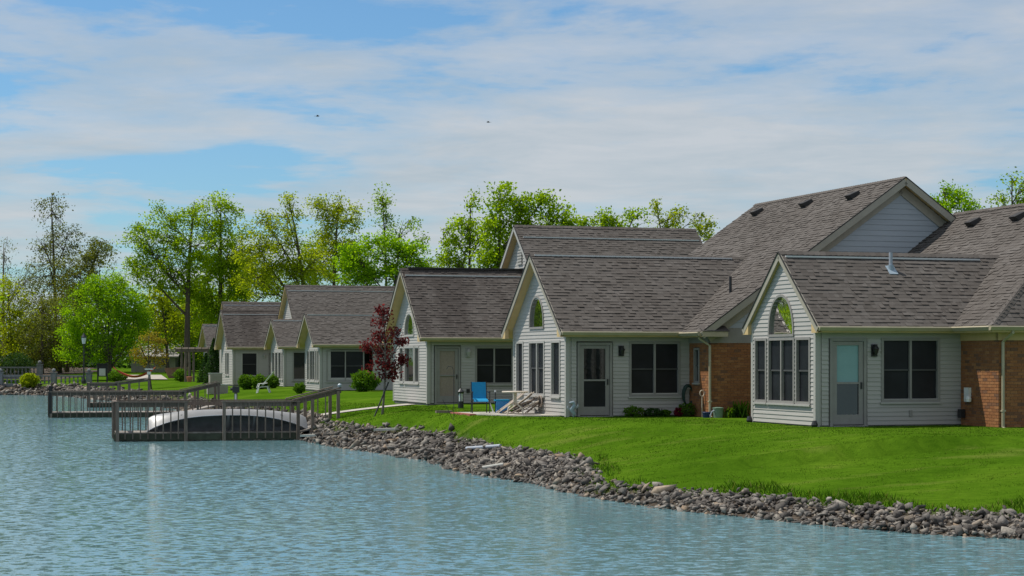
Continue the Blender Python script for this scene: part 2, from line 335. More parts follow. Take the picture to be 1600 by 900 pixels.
# grass edge above the stones as seen: px, py, height, distance over which the lawn rises to 0
ED = [(1600, 807, -.88, 11), (1500, 801, -.88, 11), (1400, 797, -.87, 11), (1340, 793, -.86, 11), (1250, 783, -.86, 11), (1150, 773, -.86, 10), (1040, 766, -.86, 10),
      (960, 760, -.88, 9), (932, 756, -.88, 8), (926, 746, -.80, 7), (919, 729, -.74, 6), (880, 713, -.74, 5), (820, 706, -.75, 3.6), (760, 696, -.72, 1.7),
      (720, 686, -.62, .95), (640, 673, -.56, 1.1), (560, 668, -.50, 2.0), (500, 660, -.50, 3.0)]
ed = [(250, -17, 1, -.88, 11), (60, 23.8, 1, -.88, 11), (25, 29.7, 1, -.88, 11)]
for px, py, e_, r_ in ED:
    Y = dep(py, e_); ed.append((X(px, Y), Y, 1, e_, r_))
for i in range(3 + 19, len(wl)):
    a_, c_ = wl[i - 1], wl[min(i + 1, len(wl) - 1)]; dx, dy = c_[0] - a_[0], c_[1] - a_[1]; q_ = math.hypot(dx, dy)
    ed.append((wl[i][0] + dy / q_ * wl[i][2], wl[i][1] - dx / q_ * wl[i][2], 1, wl[i][3], wl[i][4]))
EDA = np.array(ed)
def shore(x, y, WLA=WLA):
    """signed distance to the waterline (land positive) and the interpolated bank numbers"""
    x = np.asarray(x, float); y = np.asarray(y, float)
    best = np.full(x.shape, 1e18); sgn = np.ones(x.shape); par = np.zeros(x.shape + (3,))
    for i in range(len(WLA) - 1):
        a = WLA[i]; c = WLA[i + 1]; dx, dy = c[0] - a[0], c[1] - a[1]; L2 = dx * dx + dy * dy
        t = np.clip(((x - a[0]) * dx + (y - a[1]) * dy) / L2, 0, 1)
        qx = a[0] + t * dx; qy = a[1] + t * dy; d2 = (x - qx) ** 2 + (y - qy) ** 2
        cr = dx * (y - a[1]) - dy * (x - a[0])
        m = d2 < best
        best = np.where(m, d2, best); sgn = np.where(m, np.where(cr < 0, 1.0, -1.0), sgn)
        pv = a[2:][None, :] * (1 - t[..., None]) + c[2:][None, :] * t[..., None] if x.ndim == 1 else a[2:] * (1 - t[..., None]) + c[2:] * t[..., None]
        par = np.where(m[..., None], pv, par)
    return np.sqrt(best) * sgn, par
def gz_arr(x, y):
    d, _ = shore(x, y); d2, p = shore(x, y, EDA); e_, r_ = p[..., 1], p[..., 2]
    fr = np.clip(d / np.maximum(d - d2, 1e-6), 0, 1); bank = ZW + (e_ - ZW) * fr ** 0.85
    t = np.clip(d2 / np.where(r_ > 8, r_ * 1.15, r_), 0, 1); k_ = np.clip((r_ - 4) / 5, 0, 1) * .45; t = t * (1.55 - k_ - (0.55 - k_) * t)
    lawn = e_ + (0 - e_) * np.clip(t, 0, 1)
    far = 0.012 * np.clip(np.asarray(y) - 160, 0, 60)
    return np.where(d < 0, np.maximum(ZW + 0.45 * d, -2.6), np.where(d2 < 0, bank, lawn + far))
def gz(x, y): return float(gz_arr(np.array([x]), np.array([y]))[0])
def ground():
    xs = np.concatenate([[-1500, -700, -400, -250, -170, -120], np.arange(-90, -45, 2.5), np.arange(-45, -12, 0.8), np.arange(-12, 14, 0.3),
                         np.arange(14, 30, 1.0), [32, 36, 42, 50, 70, 110, 200, 400, 800, 1500]])
    ys = np.concatenate([[-200, -60, -20, 0, 10, 18], np.arange(22, 28, 1), np.arange(28, 70, 0.3), np.arange(70, 110, 0.8), np.arange(110, 170, 1.2),
                         [175, 182, 190, 200, 215, 235, 260, 300, 380, 500, 800, 1400, 2600]])
    XX, YY = np.meshgrid(xs, ys); Z = gz_arr(XX, YY)
    rr = np.random.RandomState(3); d, p = shore(XX, YY, EDA)
    Z = Z + np.where((d > .2) & (YY < 120), rr.normal(0, 0.006, Z.shape), 0)
    V = np.stack([XX, YY, Z], -1).reshape(-1, 3); nx, ny = len(xs), len(ys)
    j, i = np.meshgrid(np.arange(ny - 1), np.arange(nx - 1), indexing='ij'); a = (j * nx + i).ravel()
    idx = np.stack([a, a + 1, a + nx + 1, a + nx], 1).ravel()
    me = npmesh('lawn', V, 4, idx, MT['lawn'], smooth=True); soil = np.clip((.06 - d) / .2 + rr.normal(0, .15, d.shape), 0, 1) * (d > -30)
    at_ = me.attributes.new('soil', 'FLOAT', 'POINT'); at_.data.foreach_set('value', soil.ravel().astype(np.float32))
    o = link('lawn', me, kind='structure')
    w = MB(); w.add([(-1500, -200, ZW), (1500, -200, ZW), (1500, 240, ZW), (-1500, 240, ZW)], [(0, 1, 2, 3)])
    w.build('water', MT['water'], kind='structure')
ground()

# ------------------------------------------------------------------ houses
CA, SA = 3000 / math.hypot(940, 3000), 940 / math.hypot(940, 3000)       # house rows turn 17.4 degrees away from the picture plane
TH = math.atan2(SA, CA)
EXPO = 0.143
def slope_piece(deck, shg, P0, e, up, V, rng, expo=EXPO, thick=0.15):
    P0 = Vector(P0); e = Vector(e).normalized(); up = Vector(up).normalized(); n = e.cross(up).normalized()
    if n.z < 0: n = -n
    a0, a1 = rng(0); b0, b1 = rng(V)
    deck.prism([P0 + e * a0, P0 + e * a1, P0 + e * b1 + up * V, P0 + e * b0 + up * V], (0, 0, -thick))
    if shg is None: return
    k = int(V / expo)
    for c in range(k + 1):
        v0 = c * expo; v1 = min(v0 + expo * 1.25, V)
        lo, hi = rng(min(v0 + expo * .5, V)); a = lo - random.random() * 0.2; lo -= 0.02; hi += 0.02
        last = random.random()
        while a < hi:
            w = random.uniform(0.08, 0.24); s0 = max(a, lo); s1 = min(a + w, hi); a += w
            if s1 - s0 < 0.02: continue
            h = random.choice((0.012, 0.015, 0.024, 0.029)) * random.uniform(0.8, 1.2)
            last = min(1, max(.12, random.gauss(0.52, 0.2)))
            q = [P0 + e * s0 + up * v0 + n * h, P0 + e * s1 + up * v0 + n * h, P0 + e * s1 + up * v1 + n * 0.006, P0 + e * s0 + up * v1 + n * 0.006,
                 P0 + e * s0 + up * v0 + n * 0.001, P0 + e * s1 + up * v0 + n * 0.001]
            shg.add(q, [(0, 1, 2, 3), (4, 5, 1, 0), (4, 0, 3), (5, 2, 1)], last); shg.r[-3:] = [0.0, 0.0, 0.0]  # dark cut edges, coloured to deepen the shade line under each course
def ridge_caps(mb, A, B, down1, down2, w=0.15):
    A = Vector(A); B = Vector(B); d = (B - A); Ln = d.length; d.normalize(); k = max(2, int(Ln / 0.16))
    for i in range(k):
        p = A + d * (Ln * i / k); q = A + d * (Ln * (i + 1.12) / k); r = min(1, max(.12, random.gauss(.42, .2))); u = Vector((0, 0, .035)); u2 = Vector((0, 0, .02))
        mb.add([p + u2, q + u, q + u + Vector(down1) * w, p + u2 + Vector(down1) * w, q + u + Vector(down2) * w, p + u2 + Vector(down2) * w],
               [(0, 1, 2, 3), (1, 0, 5, 4)], r)
def roof_gable(H, axis, a0, a1, c, run, rz, ez, sides=(1, 1), vent=None, shade='shingle', caps=True):
    """gable roof; axis 'x': ridge along local x at y = c; axis 'y': ridge along local y at x = c"""
    deck = MB(); sh = MB(); sl = (rz - ez) / run; V = math.hypot(run, rz - ez)
    m = (lambda al, ac, z: Vector((al, ac, z))) if axis == 'x' else (lambda al, ac, z: Vector((ac, al, z)))
    for k, s in enumerate((-1, 1)):
        slope_piece(deck, sh if sides[k] else None, m(a0, c + s * run, ez), m(1, 0, 0), m(0, -s * run, rz - ez), V, lambda v: (0, a1 - a0))
    o = deck.build('roof', MT['cream'], H)
    sh.build('shingles', MT[shade], o, 'stuff')
    if not all(sides):
        pl = MB()
        for k, s in enumerate((-1, 1)):
            if not sides[k]:
                pl.add([m(a0, c + s * run, ez + .02), m(a1, c + s * run, ez + .02), m(a1, c, rz + .02), m(a0, c, rz + .02)], [(0, 1, 2, 3)], .5)
        pl.build('shingle_sheet', MT[shade], o)
    if caps:
        cm = MB(); dn = Vector((run, 0, -(rz - ez))).normalized()
        ridge_caps(cm, m(a0, c, rz + .012), m(a1, c, rz + .012), m(0, -dn.x, dn.z), m(0, dn.x, dn.z)); cm.build('ridge_caps', MT[shade], o, 'stuff')
    # dark drip edge on the rakes
    de = MB()
    for s in (-1, 1):
        p = m(a0 - .012, c + s * run, ez + .012); q = m(a0 - .012, c, rz + .012); de.bar(p, q, .03, .03)
    de.build('drip_edge', MT['dark_rubber'], o)
    if vent:                                                     # pale vent strip below the ridge
        v = MB(); off = vent[2]; y = c - off; z = rz - off * sl + .035
        v.bar(m(vent[0], y, z), m(vent[1], y, z), .07, .045); v.build('ridge_vent', MT['flashing'], o)
    return o
def mbox(mb, mp, a0, a1, o0, o1, z0, z1): mb.box(a0, a1, o0, o1, z0, z1, m=mp)
def window(H, mp, a0, a1, z0, z1, cols=1, mid=True, fw=0.07, trim='trim', pane='screen', sill=True, mul=0.06, rail=0.04):
    f = MB()
    mbox(f, mp, a0 - fw, a0, -.10, .04, z0 - fw, z1 + fw); mbox(f, mp, a1, a1 + fw, -.10, .04, z0 - fw, z1 + fw)
    mbox(f, mp, a0, a1, -.10, .037, z1, z1 + fw); mbox(f, mp, a0, a1, -.10, .037, z0 - fw, z0)
    w = (a1 - a0 - (cols - 1) * mul) / cols
    for i in range(1, cols): mbox(f, mp, a0 + i * w + (i - 1) * mul, a0 + i * (w + mul), -.09, .032, z0, z1)
    o = f.build('window', MT[trim], H)
    zm = z0 + (z1 - z0) * 0.5
    for i in range(cols):
        b0 = a0 + i * (w + mul); b1 = b0 + w
        for (za, zb, dd) in ((z0, zm - rail / 2, -.055), (zm + rail / 2, z1, -.035)) if mid else ((z0, z1, -.05),):
            p = MB(); mbox(p, mp, b0, b1, dd - .012, dd, za, zb); p.build('pane', MT[pane], o)
        if mid:
            r = MB(); mbox(r, mp, b0, b1, -.07, -.012, zm - rail / 2, zm + rail / 2); r.build('sash_rail', MT['sash_dark'], o)
    if sill:
        s = MB(); mbox(s, mp, a0 - fw - .03, a1 + fw + .03, -.02, .075, z0 - fw - .045, z0 - fw); s.build('sill', MT['white_trim'], o)
    return o
def arch_window(H, mp, a0, a1, z0, z1, trim='trim', fw=0.065, pane='arch_glass'):
    n = 20; cx = (a0 + a1) / 2; rx = (a1 - a0) / 2; rz = z1 - z0
    ins = [(cx - rx * math.cos(math.pi * i / n), z0 + rz * math.sin(math.pi * i / n) ** 0.85) for i in range(n + 1)]
    ous = [(cx - (rx + fw) * math.cos(math.pi * i / n), z0 + (rz + fw) * math.sin(math.pi * i / n) ** 0.85) for i in range(n + 1)]
    f = MB()
    for i in range(n):
        q = [ins[i], ins[i + 1], ous[i + 1], ous[i]]
        f.add([mp(a, .045, z) for a, z in q] + [mp(a, -.08, z) for a, z in q], [(0, 1, 2, 3), (0, 4, 5, 1), (2, 6, 7, 3)])
    mbox(f, mp, a0 - fw, a1 + fw, -.08, .05, z0 - fw, z0)
    o = f.build('window', MT[trim], H)
    p = MB(); p.add([mp(a, -.03, z) for a, z in ins], [tuple(range(n + 1))]); p.build('pane', MT[pane], o)
    return o
def door(H, mp, a0, a1, z1, upper='glass', lower='screen', side_panel=None):
    f = MB(); fw = .075
    mbox(f, mp, a0, a0 + fw, -.10, .045, 0.03, z1); mbox(f, mp, a1 - fw, a1, -.10, .045, 0.03, z1); mbox(f, mp, a0 + fw, a1 - fw, -.10, .042, z1 - fw, z1)
    mbox(f, mp, a0 - .02, a1 + .02, -.08, .09, -.02, .03)
    o = f.build('door', MT['trim'], H)
    b0, b1 = a0 + fw + .008, a1 - fw - .008; w = b1 - b0; st = .12
    l = MB(); zt = z1 - fw - .01; zm = .05 + (zt - .05) * .50; zb = .05 + (zt - .05) * .12
    mbox(l, mp, b0, b0 + st, -.06, .01, .05, zt); mbox(l, mp, b1 - st, b1, -.06, .01, .05, zt)
    mbox(l, mp, b0 + st, b1 - st, -.06, .007, zt - st * .8, zt); mbox(l, mp, b0 + st, b1 - st, -.06, .007, zm - .025, zm + .025); mbox(l, mp, b0 + st, b1 - st, -.06, .007, .05, zb)
    l.build('door_leaf', MT['trim'], o)
    p = MB(); mbox(p, mp, b0 + st, b1 - st, -.045, -.03, zm + .025, zt - st * .8); p.build('pane', MT[upper], o)
    p = MB(); mbox(p, mp, b0 + st, b1 - st, -.045, -.03, zb, zm - .025); p.build('pane', MT[lower], o)
    h = MB(); mbox(h, mp, b1 - .075, b1 - .045, .01, .05, .95, 1.12); h.build('handle', MT['dark_metal'], o)
    return o
def wall_rows(H, mp, a0, a1, z0, ztop, ext, openings, pitch=.11, boards=True, mat='siding'):
    """horizontal siding: backing wall in one mesh, each board run its own part; openings left free"""
    back = MB(); sd = MB(); z = z0
    while z < ztop - .01:
        zt = min(z + pitch, ztop); zc = (z + zt) / 2
        lo, hi = ext(z + .3 * (zt - z)) if ext else (a0, a1)
        if hi - lo < .04: break
        cuts = []
        for op in openings:
            if op[0] == 'rect' and op[3] - .02 < zc < op[4] + .02: cuts.append((op[1] - .03, op[2] + .03))
            if op[0] == 'arch' and op[3] - .02 < zc < op[4]:
                t = (zc - op[3]) / (op[4] - op[3]); t = max(0, min(1, t)) ** (1 / .85); h = (op[2] - op[1]) / 2 * math.sqrt(max(0, 1 - t * t)) + .02; c = (op[1] + op[2]) / 2
                cuts.append((c - h, c + h))
        segs = [(lo, hi)]
        for c0, c1 in cuts:
            ns = []
            for s0, s1 in segs:
                if c1 <= s0 or c0 >= s1: ns.append((s0, s1)); continue
                if c0 > s0: ns.append((s0, c0))
                if c1 < s1: ns.append((c1, s1))
            segs = ns
        for s0, s1 in segs:
            if s1 - s0 < .015: continue
            mbox(back, mp, s0, s1, -.14, 0, z, zt)
            b = MB() if boards else sd
            b.add([mp(s0, .001, z), mp(s1, .001, z), mp(s1, .001, zt), mp(s0, .001, zt), mp(s0, .024, z + .004), mp(s1, .024, z + .004), mp(s1, .006, zt + .004), mp(s0, .006, zt + .004)],
                  [(0, 3, 2, 1), (4, 5, 6, 7), (0, 1, 5, 4), (1, 2, 6, 5), (2, 3, 7, 6), (3, 0, 4, 7)])
            if boards: b.build('siding_board', MT[mat], H)
        z += pitch
    w = back.build('wall', MT[mat], H)
    if not boards: sd.build('siding_boards', MT[mat], w, 'stuff')
    return w
def wall_lamp(H, mp, a, z, mat='white_trim', big=1.0):
    b = MB(); mbox(b, mp, a - .07 * big, a + .07 * big, .02, .05, z - .13 * big, z + .13 * big); o = b.build('wall_lamp', MT[mat], H)
    g = MB(); s = big
    for (r0, z0_, r1, z1_) in ((.03, -.10, .07, .03), (.08, .03, .02, .12)):
        n = 8; vs = [mp(a + r0 * s * math.cos(2 * math.pi * i / n), .12 + r0 * s * math.sin(2 * math.pi * i / n), z + z0_ * s) for i in range(n)]
        vs += [mp(a + r1 * s * math.cos(2 * math.pi * i / n), .12 + r1 * s * math.sin(2 * math.pi * i / n), z + z1_ * s) for i in range(n)]
        g.add(vs, [(i, (i + 1) % n, n + (i + 1) % n, n + i) for i in range(n)] + [tuple(range(n)), tuple(range(n, 2 * n))])
    g.build('lantern', MT['dark_metal' if mat != 'white_trim' else 'white_trim'], o)
    k = MB(); mbox(k, mp, a - .015, a + .015, .04, .12, z + .10 * s, z + .125 * s); k.build('bracket', MT['dark_metal'], o)
    return o
def bricks(H, mp, a0, a1, z0, z1, openings=()):
    back = MB(); zc = z0; row = 0; bk = MB()
    mbs = [(a0, a1, z0, z1)]
    for op in openings:
        _, o0, o1, q0, q1 = op; mbs = [(a0, o0, z0, z1), (o1, a1, z0, z1), (o0, o1, z0, q0), (o0, o1, q1, z1)]
    for m0, m1, q0, q1 in mbs: mbox(back, mp, m0, m1, -.16, 0, q0, q1)
    w = back.build('wall', MT['mortar'], H)
    while zc < z1 - .03:
        a = a0 - (.1065 if row % 2 else 0)
        while a < a1:
            s0, s1 = max(a, a0 + .002), min(a + .203, a1 - .002); a += .213
            if s1 - s0 < .02: continue
            if any(op[3] - .05 < zc + .03 < op[4] + .05 and s1 > op[1] and s0 < op[2] for op in openings):
                op = openings[0]
                if s0 < op[1] - .03: s1 = min(s1, op[1])
                elif s1 > op[2] + .03: s0 = max(s0, op[2])
                else: continue
            mbox(bk, mp, s0, s1, -.05, .009 + random.uniform(0, .003), zc, min(zc + .066, z1))
        zc += .0765; row += 1
    bk.build('bricks', MT['brick'], w, 'stuff'); return w
def gutter(H, p, q, out, mat='gutter_paint'):
    p = Vector(p); q = Vector(q); o = Vector(out)
    prof = [(0, .0), (.105, .0), (.125, -.03), (.075, -.115), (0, -.115)]
    mb = MB(); mb.prism([p + o * a + Vector((0, 0, b)) for a, b in prof], q - p); return mb.build('gutter', MT[mat], H)
def downspout(H, top, foot_out, x, y, z0):
    t = Vector(top); mb = MB(); f = Vector(foot_out)
    mb.tube([t, t + Vector((0, 0, -.08)), Vector((x, y, t.z - .30)), Vector((x, y, z0 + .12)), Vector((x, y, z0 + .05)) + f * .12], [.04] * 5, 6)
    o = mb.build('downspout', MT['gutter_paint'], H, smooth=False)
    b = MB(); b.box(x - .05, x + .05, y - .05, y + .05, z0 + .5, z0 + .54); b.build('strap', MT['gutter_paint'], o); return o

def wing(H, w, Ln, rz, og, oe, Lroof, ez, gable_ops, side_ops, boards=True, pitch=.11, vent_off=.2, shade='shingle', gable_panes='screen', vent_end=None, gut_end=None):
    """a gabled sun-room wing: gable wall on local x = 0 (faces the pond), side wall on local y = 0 (faces the camera)"""
    side = lambda a, o, z: Vector((a, -o, z)); gab = lambda a, o, z: Vector((-o, a, z))
    run = w / 2 + oe; sl = (rz - ez) / run
    ztop = ez + sl * oe - .10                                     # wall plate
    f = MB(); f.box(.02, Ln, .02, w - .02, -.9, .03); f.build('foundation', MT['foundation'], H)
    def ext(z):
        h = (rz - .10 - z) / sl
        return (max(0, w / 2 - h), min(w, w / 2 + h))
    wall_rows(H, gab, 0, w, .03, rz - .14, ext, gable_ops, pitch, boards)
    wall_rows(H, side, .15, Ln, .03, ztop - .02, None, side_ops, pitch, boards)
    bk = MB(); bk.box(.15, Ln, w - .15, w, .03, ztop); bk.build('wall', MT['siding'], H)
    # corner posts
    for (y0, y1) in ((-.028, .09), (w - .09, w + .028)):
        c = MB(); c.box(-.030, .085, y0, y1, .0, ztop - .01); c.build('corner_post', MT['white_trim'], H)
    fz = MB(); mbox(fz, side, .09, Ln, .0, .03, ztop - .17, ztop); fz.build('frieze', MT['trim'], H)
    sf = MB(); sf.box(-og + .02, Ln, -oe + .02, -.001, ez - .155, ez - .125); sf.build('soffit', MT['cream'], H)
    roof = roof_gable(H, 'x', -og, Lroof, w / 2, run, rz, ez, (1, 0), (-og + .12, vent_end or Lroof - .2, vent_off), shade)
    # rake boards on the gable end
    rb = MB()
    for s in (-1, 1):
        p = Vector((-og + .01, w / 2 + s * run, ez - .09)); q = Vector((-og + .01, w / 2, rz - .09)); rb.bar(p, q, .035, .17)
    rb.build('rake_board', MT['rake_paint'], H)
    # boxed ends of the eaves
    for s in (-1, 1):
        y = w / 2 + s * run; rt = MB()
        rt.prism([(-og, y, ez - .01), (-og, y, ez - .16), (-og, y - s * oe, ez - .16), (-og, y - s * oe, ez + sl * oe - .01)], (.12, 0, 0)); rt.build('eave_return', MT['cream'], H)
    gutter(H, (-og + .02, -oe + .005, ez + .005), (gut_end or Ln, -oe + .005, ez + .005), (0, -1, 0))
    return side, gab, roof

def sidex(O, px, y=0.0):
    """local x on the plane local y = y of the house at world O for a photo column"""
    k = (px - HX) / F; x0 = O[0] - SA * y; y0 = O[1] + CA * y
    return (k * y0 - x0) / (CA - k * SA)
HOUSES = {}
def house(name, key, px, Y, label):
    O = (X(px, Y), Y); H = thing(name, label, 'house', (O[0], O[1], 0), TH, 'houses along the pond'); HOUSES[key] = H
    return H, O

def roof_vent(roof, x, y, z, sgn, slope, axis='y'):
    """low box vent on a slope that falls towards sgn (local x when axis 'y')"""
    b = MB(); a = math.atan(slope); ca, sa = math.cos(a), math.sin(a)
    def mp(u, v, n):
        return Vector((x + sgn * (u * ca) - (-sgn) * 0 + sgn * n * sa, y + v, z - u * sa + n * ca))
    b.add([mp(-.16, -.2, .0), mp(.16, -.2, .0), mp(.16, .2, .0), mp(-.16, .2, .0), mp(-.16, -.17, .10), mp(.20, -.17, .17), mp(.20, .17, .17), mp(-.16, .17, .10)],
          [(0, 1, 2, 3), (4, 5, 6, 7), (0, 1, 5, 4), (1, 2, 6, 5), (2, 3, 7, 6), (3, 0, 4, 7)])
    b.build('roof_vent', MT['dark_rubber'], roof)

# ---- house A: nearest, far right
A, OA = house('brick_house', 'A', 1275, 48.4, 'nearest house, white gabled wing with a teal-blinded glass door beside brick')
wA = 3.83
gA = lambda fr: wA * (1 - fr)                                      # gable fractions are read from the far corner
yA = [gA(.91), gA(.725), gA(.67), gA(.29), gA(.23), gA(.07)]
gops = [('rect', yA[0], yA[1], .62, 2.2), ('rect', yA[2], yA[3], .62, 2.2), ('rect', yA[4], yA[5], .62, 2.2), ('arch', yA[2] + .02, yA[3] - .02, 2.36, 3.34)]
dA0, dA1, vA0, vA1 = sidex(OA, 1296), sidex(OA, 1353), sidex(OA, 1380), sidex(OA, 1464)
LA = sidex(OA, 1501)
sops = [('rect', dA0, dA1, .0, 2.24), ('rect', vA0, vA1, .68, 2.18)]
side, gab, roofA = wing(A, wA, LA, 4.50, .13, .34, LA + 2.6, 2.53, gops, sops, vent_off=.17, vent_end=LA + 1.6)
window(A, gab, yA[0], yA[1], .62, 2.2); window(A, gab, yA[2], yA[3], .62, 2.2, 2, mul=.06); window(A, gab, yA[4], yA[5], .62, 2.2)
arch_window(A, gab, yA[2] + .02, yA[3] - .02, 2.36, 3.34)
door(A, side, dA0, dA1, 2.24, 'blind', 'glass')
window(A, side, vA0, vA1, .68, 2.18, 2)
wall_lamp(A, side, sidex(OA, 1365), 1.93, 'dark_metal', 1.2)
ob = MB(); xo = sidex(OA, 1422); mbox(ob, side, xo - .04, xo + .04, .0, .05, .25, .40); ob.build('socket_cover', MT['trim'], A)
st = MB(); st.tube([(sidex(OA, 1434), 1.42, 3.9), (sidex(OA, 1434), 1.42, 4.52)], .05, 10); o = st.build('vent_pipe', MT['pvc'], roofA)
sk = MB(); xx = sidex(OA, 1434); sA = (4.50 - 2.53) / (wA / 2 + .34)
sk.bar((xx, 1.24, 4.5 - sA * (wA / 2 - 1.24) + .03), (xx, 1.5, 4.5 - sA * (wA / 2 - 1.5) + .03), .24, .02); sk.tube([(xx, 1.42, 3.9), (xx, 1.42, 4.5 - sA * (wA / 2 - 1.42) + .12)], .085, 10)
sk.build('pipe_flashing', MT['pipe_blue'], roofA)
def hip_main(H, x0, x1, yf, yb, ez, slope, k, name='roof', shade='shingle'):
    """main roof, ridge along local y, hipped at the front (steeper), gable at the back"""
    half = (x1 - x0) / 2; rz = ez + slope * half; deck = MB(); sh = MB(); V = math.hypot(half, rz - ez)
    slope_piece(deck, sh, (x0, yf, ez), (0, 1, 0), (half, 0, rz - ez), V, lambda v: (k * v * half / V, yb - yf))
    slope_piece(deck, None, (x1, yf, ez), (0, 1, 0), (-half, 0, rz - ez), V, lambda v: (k * v * half / V, yb - yf))
    rF = half * k; VF = math.hypot(rF, rz - ez)
    slope_piece(deck, sh, (x0, yf, ez), (1, 0, 0), (0, rF, rz - ez), VF * .999, lambda v: (v / VF * half, x1 - x0 - v / VF * half))
    o = deck.build(name, MT['cream'], H); sh.build('shingles', MT[shade], o, 'stuff')
    pl = MB(); pl.add([(x1, yf, ez + .02), (x1, yb, ez + .02), (x0 + half, yb, rz + .02), (x0 + half, yf + rF, rz + .02)], [(0, 1, 2, 3)], .5); pl.build('shingle_sheet', MT[shade], o)
    cm = MB(); ridge_caps(cm, (x0 + half, yf + rF, rz + .02), (x0 + half, yb, rz + .02), Vector((-1, 0, -slope)).normalized(), Vector((1, 0, -slope)).normalized())
    ridge_caps(cm, (x0, yf, ez + .02), (x0 + half, yf + rF, rz + .02), Vector((-.6, .75, -slope * .6)).normalized() * .9, Vector((.8, -.5, -slope)).normalized() * .9)
    cm.build('ridge_caps', MT[shade], o, 'stuff')
    return o, rz
xm = LA                                                           # brick main body of A
frontA = -1.83
leftw = lambda a, o, z: Vector((xm - o, a, z))
frontw = lambda a, o, z: Vector((a, frontA - o, z))
bricks(A, leftw, frontA, -.03, -.3, 2.18); bricks(A, frontw, xm - .0, xm + 9.2, -.3, 2.18)
pl = MB(); mbox(pl, leftw, frontA - .012, -.03, -.1, .03, 2.18, 2.52); mbox(pl, frontw, xm - .03, xm + 9.2, -.1, .03, 2.18, 2.52); pl.build('frieze', MT['cream'], A)
pl = MB(); pl.box(xm + .02, xm + 9.2, wA * .5, 8.2, -.3, 2.5); pl.box(xm + 9.0, xm + 9.2, frontA + .2, wA * .5, -.3, 2.5); pl.build('wall', MT['mortar'], A)
so = MB(); so.box(xm - .40, xm - .001, frontA - .38, -.36, 2.37, 2.40); so.box(xm - .001, xm + 9.4, frontA - .38, frontA - .001, 2.37, 2.40); so.build('soffit', MT['cream'], A)
mainA, rzA = hip_main(A, xm - .42, xm + 9.6, frontA - .40, 8.1, 2.53, .72, .65)
gutter(A, (xm - .415, frontA - .39, 2.535), (xm - .415, -.34, 2.535), (-1, 0, 0)); gutter(A, (xm - .53, frontA - .395, 2.535), (xm + 9.5, frontA - .395, 2.535), (0, -1, 0))
dx_ = sidex(OA, 1567, frontA - .05)
downspout(A, (dx_ + .06, frontA - .42, 2.44), (0, -1, 0), dx_, frontA - .06, -.1)
v = MB(); v.bar((xm + 4.3, 2.0, rzA - .38), (xm + 4.3, 7.9, rzA - .38), .07, .045); v.build('ridge_vent', MT['flashing'], mainA)
for (vx, vy) in ((xm + 3.95, 5.9), (xm + 3.95, 3.5)): roof_vent(mainA, vx, vy, 2.53 + .72 * (vx - xm + .42) + .02, -1, .72)
# small fittings on the brick
mt = MB(); mbox(mt, leftw, -.55, -.33, .02, .10, .62, .98); mt.lathe([(.07, .62), (.08, .70), (.05, .76)], 10, (xm - .14, -.62)); mt.build('utility_meter', MT['white_plastic'], A)
mt = MB(); mt.box(xm - .16, xm - .04, -.28, -.12, .2, .42); mt.build('valve_box', MT['dark_metal'], A)
for q in ((-.08, -.08), (-.08, wA + .02)):
    fl = MB(); fl.lathe([(.06, -.02), (.09, .05), (.05, .16)], 8, q); fl.build('flood_light', MT['dark_metal'], A)

# ---- house B: middle, tall front gable behind it
B, OB = house('brick_house', 'B', 885, 56.6, 'middle house with a round-topped window, tall roof and patio furniture in front')
wB = 5.15
gB = lambda fr: wB * (1 - fr)
yB = [gB(.89), gB(.75), gB(.60), gB(.33), gB(.19), gB(.07)]
gops = [('rect', yB[0], yB[1], .65, 2.2), ('rect', yB[2], yB[3], .65, 2.2), ('rect', yB[4], yB[5], .65, 2.2), ('arch', yB[2] + .04, yB[3] - .04, 2.70, 3.60)]
dB0, dB1, vB0, vB1 = sidex(OB, 902), sidex(OB, 956), sidex(OB, 986), sidex(OB, 1059)
LB = sidex(OB, 1077)
side, gab, roofB = wing(B, wB, LB, 4.92, .30, .38, LB + 3.4, 2.52, gops, [('rect', dB0, dB1, .0, 2.2), ('rect', vB0, vB1, .66, 2.16)], vent_off=.07, vent_end=LB + 2.5)
window(B, gab, yB[0], yB[1], .65, 2.2, mid=False, trim='white_trim'); window(B, gab, yB[2], yB[3], .65, 2.2, 2, mul=.06, trim='white_trim'); window(B, gab, yB[4], yB[5], .65, 2.2, mid=False, trim='white_trim')
arch_window(B, gab, yB[2] + .04, yB[3] - .04, 2.70, 3.60)
door(B, side, dB0, dB1, 2.2, 'glass', 'screen'); window(B, side, vB0, vB1, .66, 2.16, 2)
wall_lamp(B, side, sidex(OB, 970), 1.95, 'dark_metal', 1.2)
frontB = -1.62; xb = LB
leftb = lambda a, o, z: Vector((xb - o, a, z)); frontb = lambda a, o, z: Vector((a, frontB - o, z))
nw = [('rect', -.82, -.42, .98, 2.05)]
bricks(B, leftb, frontB, -.03, -.3, 2.18, nw); bricks(B, frontb, xb, xb + 12.4, -.3, 2.18)
window(B, leftb, -.76, -.48, 1.06, 1.98, 1, trim='trim', fw=.06)
pl = MB(); mbox(pl, leftb, frontB - .012, -.03, -.1, .03, 2.18, 2.5); mbox(pl, frontb, xb - .03, xb + 12.4, -.1, .03, 2.18, 2.62); pl.build('frieze', MT['trim'], B)
slB = (7.17 - 2.5) / 6.62; xr = xb + 6.2
def extB(z):
    h = (7.17 - .22 - z) / slB; return (xr - h, xr + h)
wall_rows(B, frontb, 0, 0, 2.62, 6.9, extB, [], .165, True, 'blue_siding')
pl = MB(); pl.box(xb + .02, xb + 12.4, 3.0, 8.4, -.3, 2.5); pl.build('wall', MT['mortar'], B)
gp = MB(); gp.prism([(xb, 8.2, 2.5), (xb + 12.4, 8.2, 2.5), (xr, 8.2, 6.9)], (0, .1, 0)); gp.build('wall', MT['siding'], B)
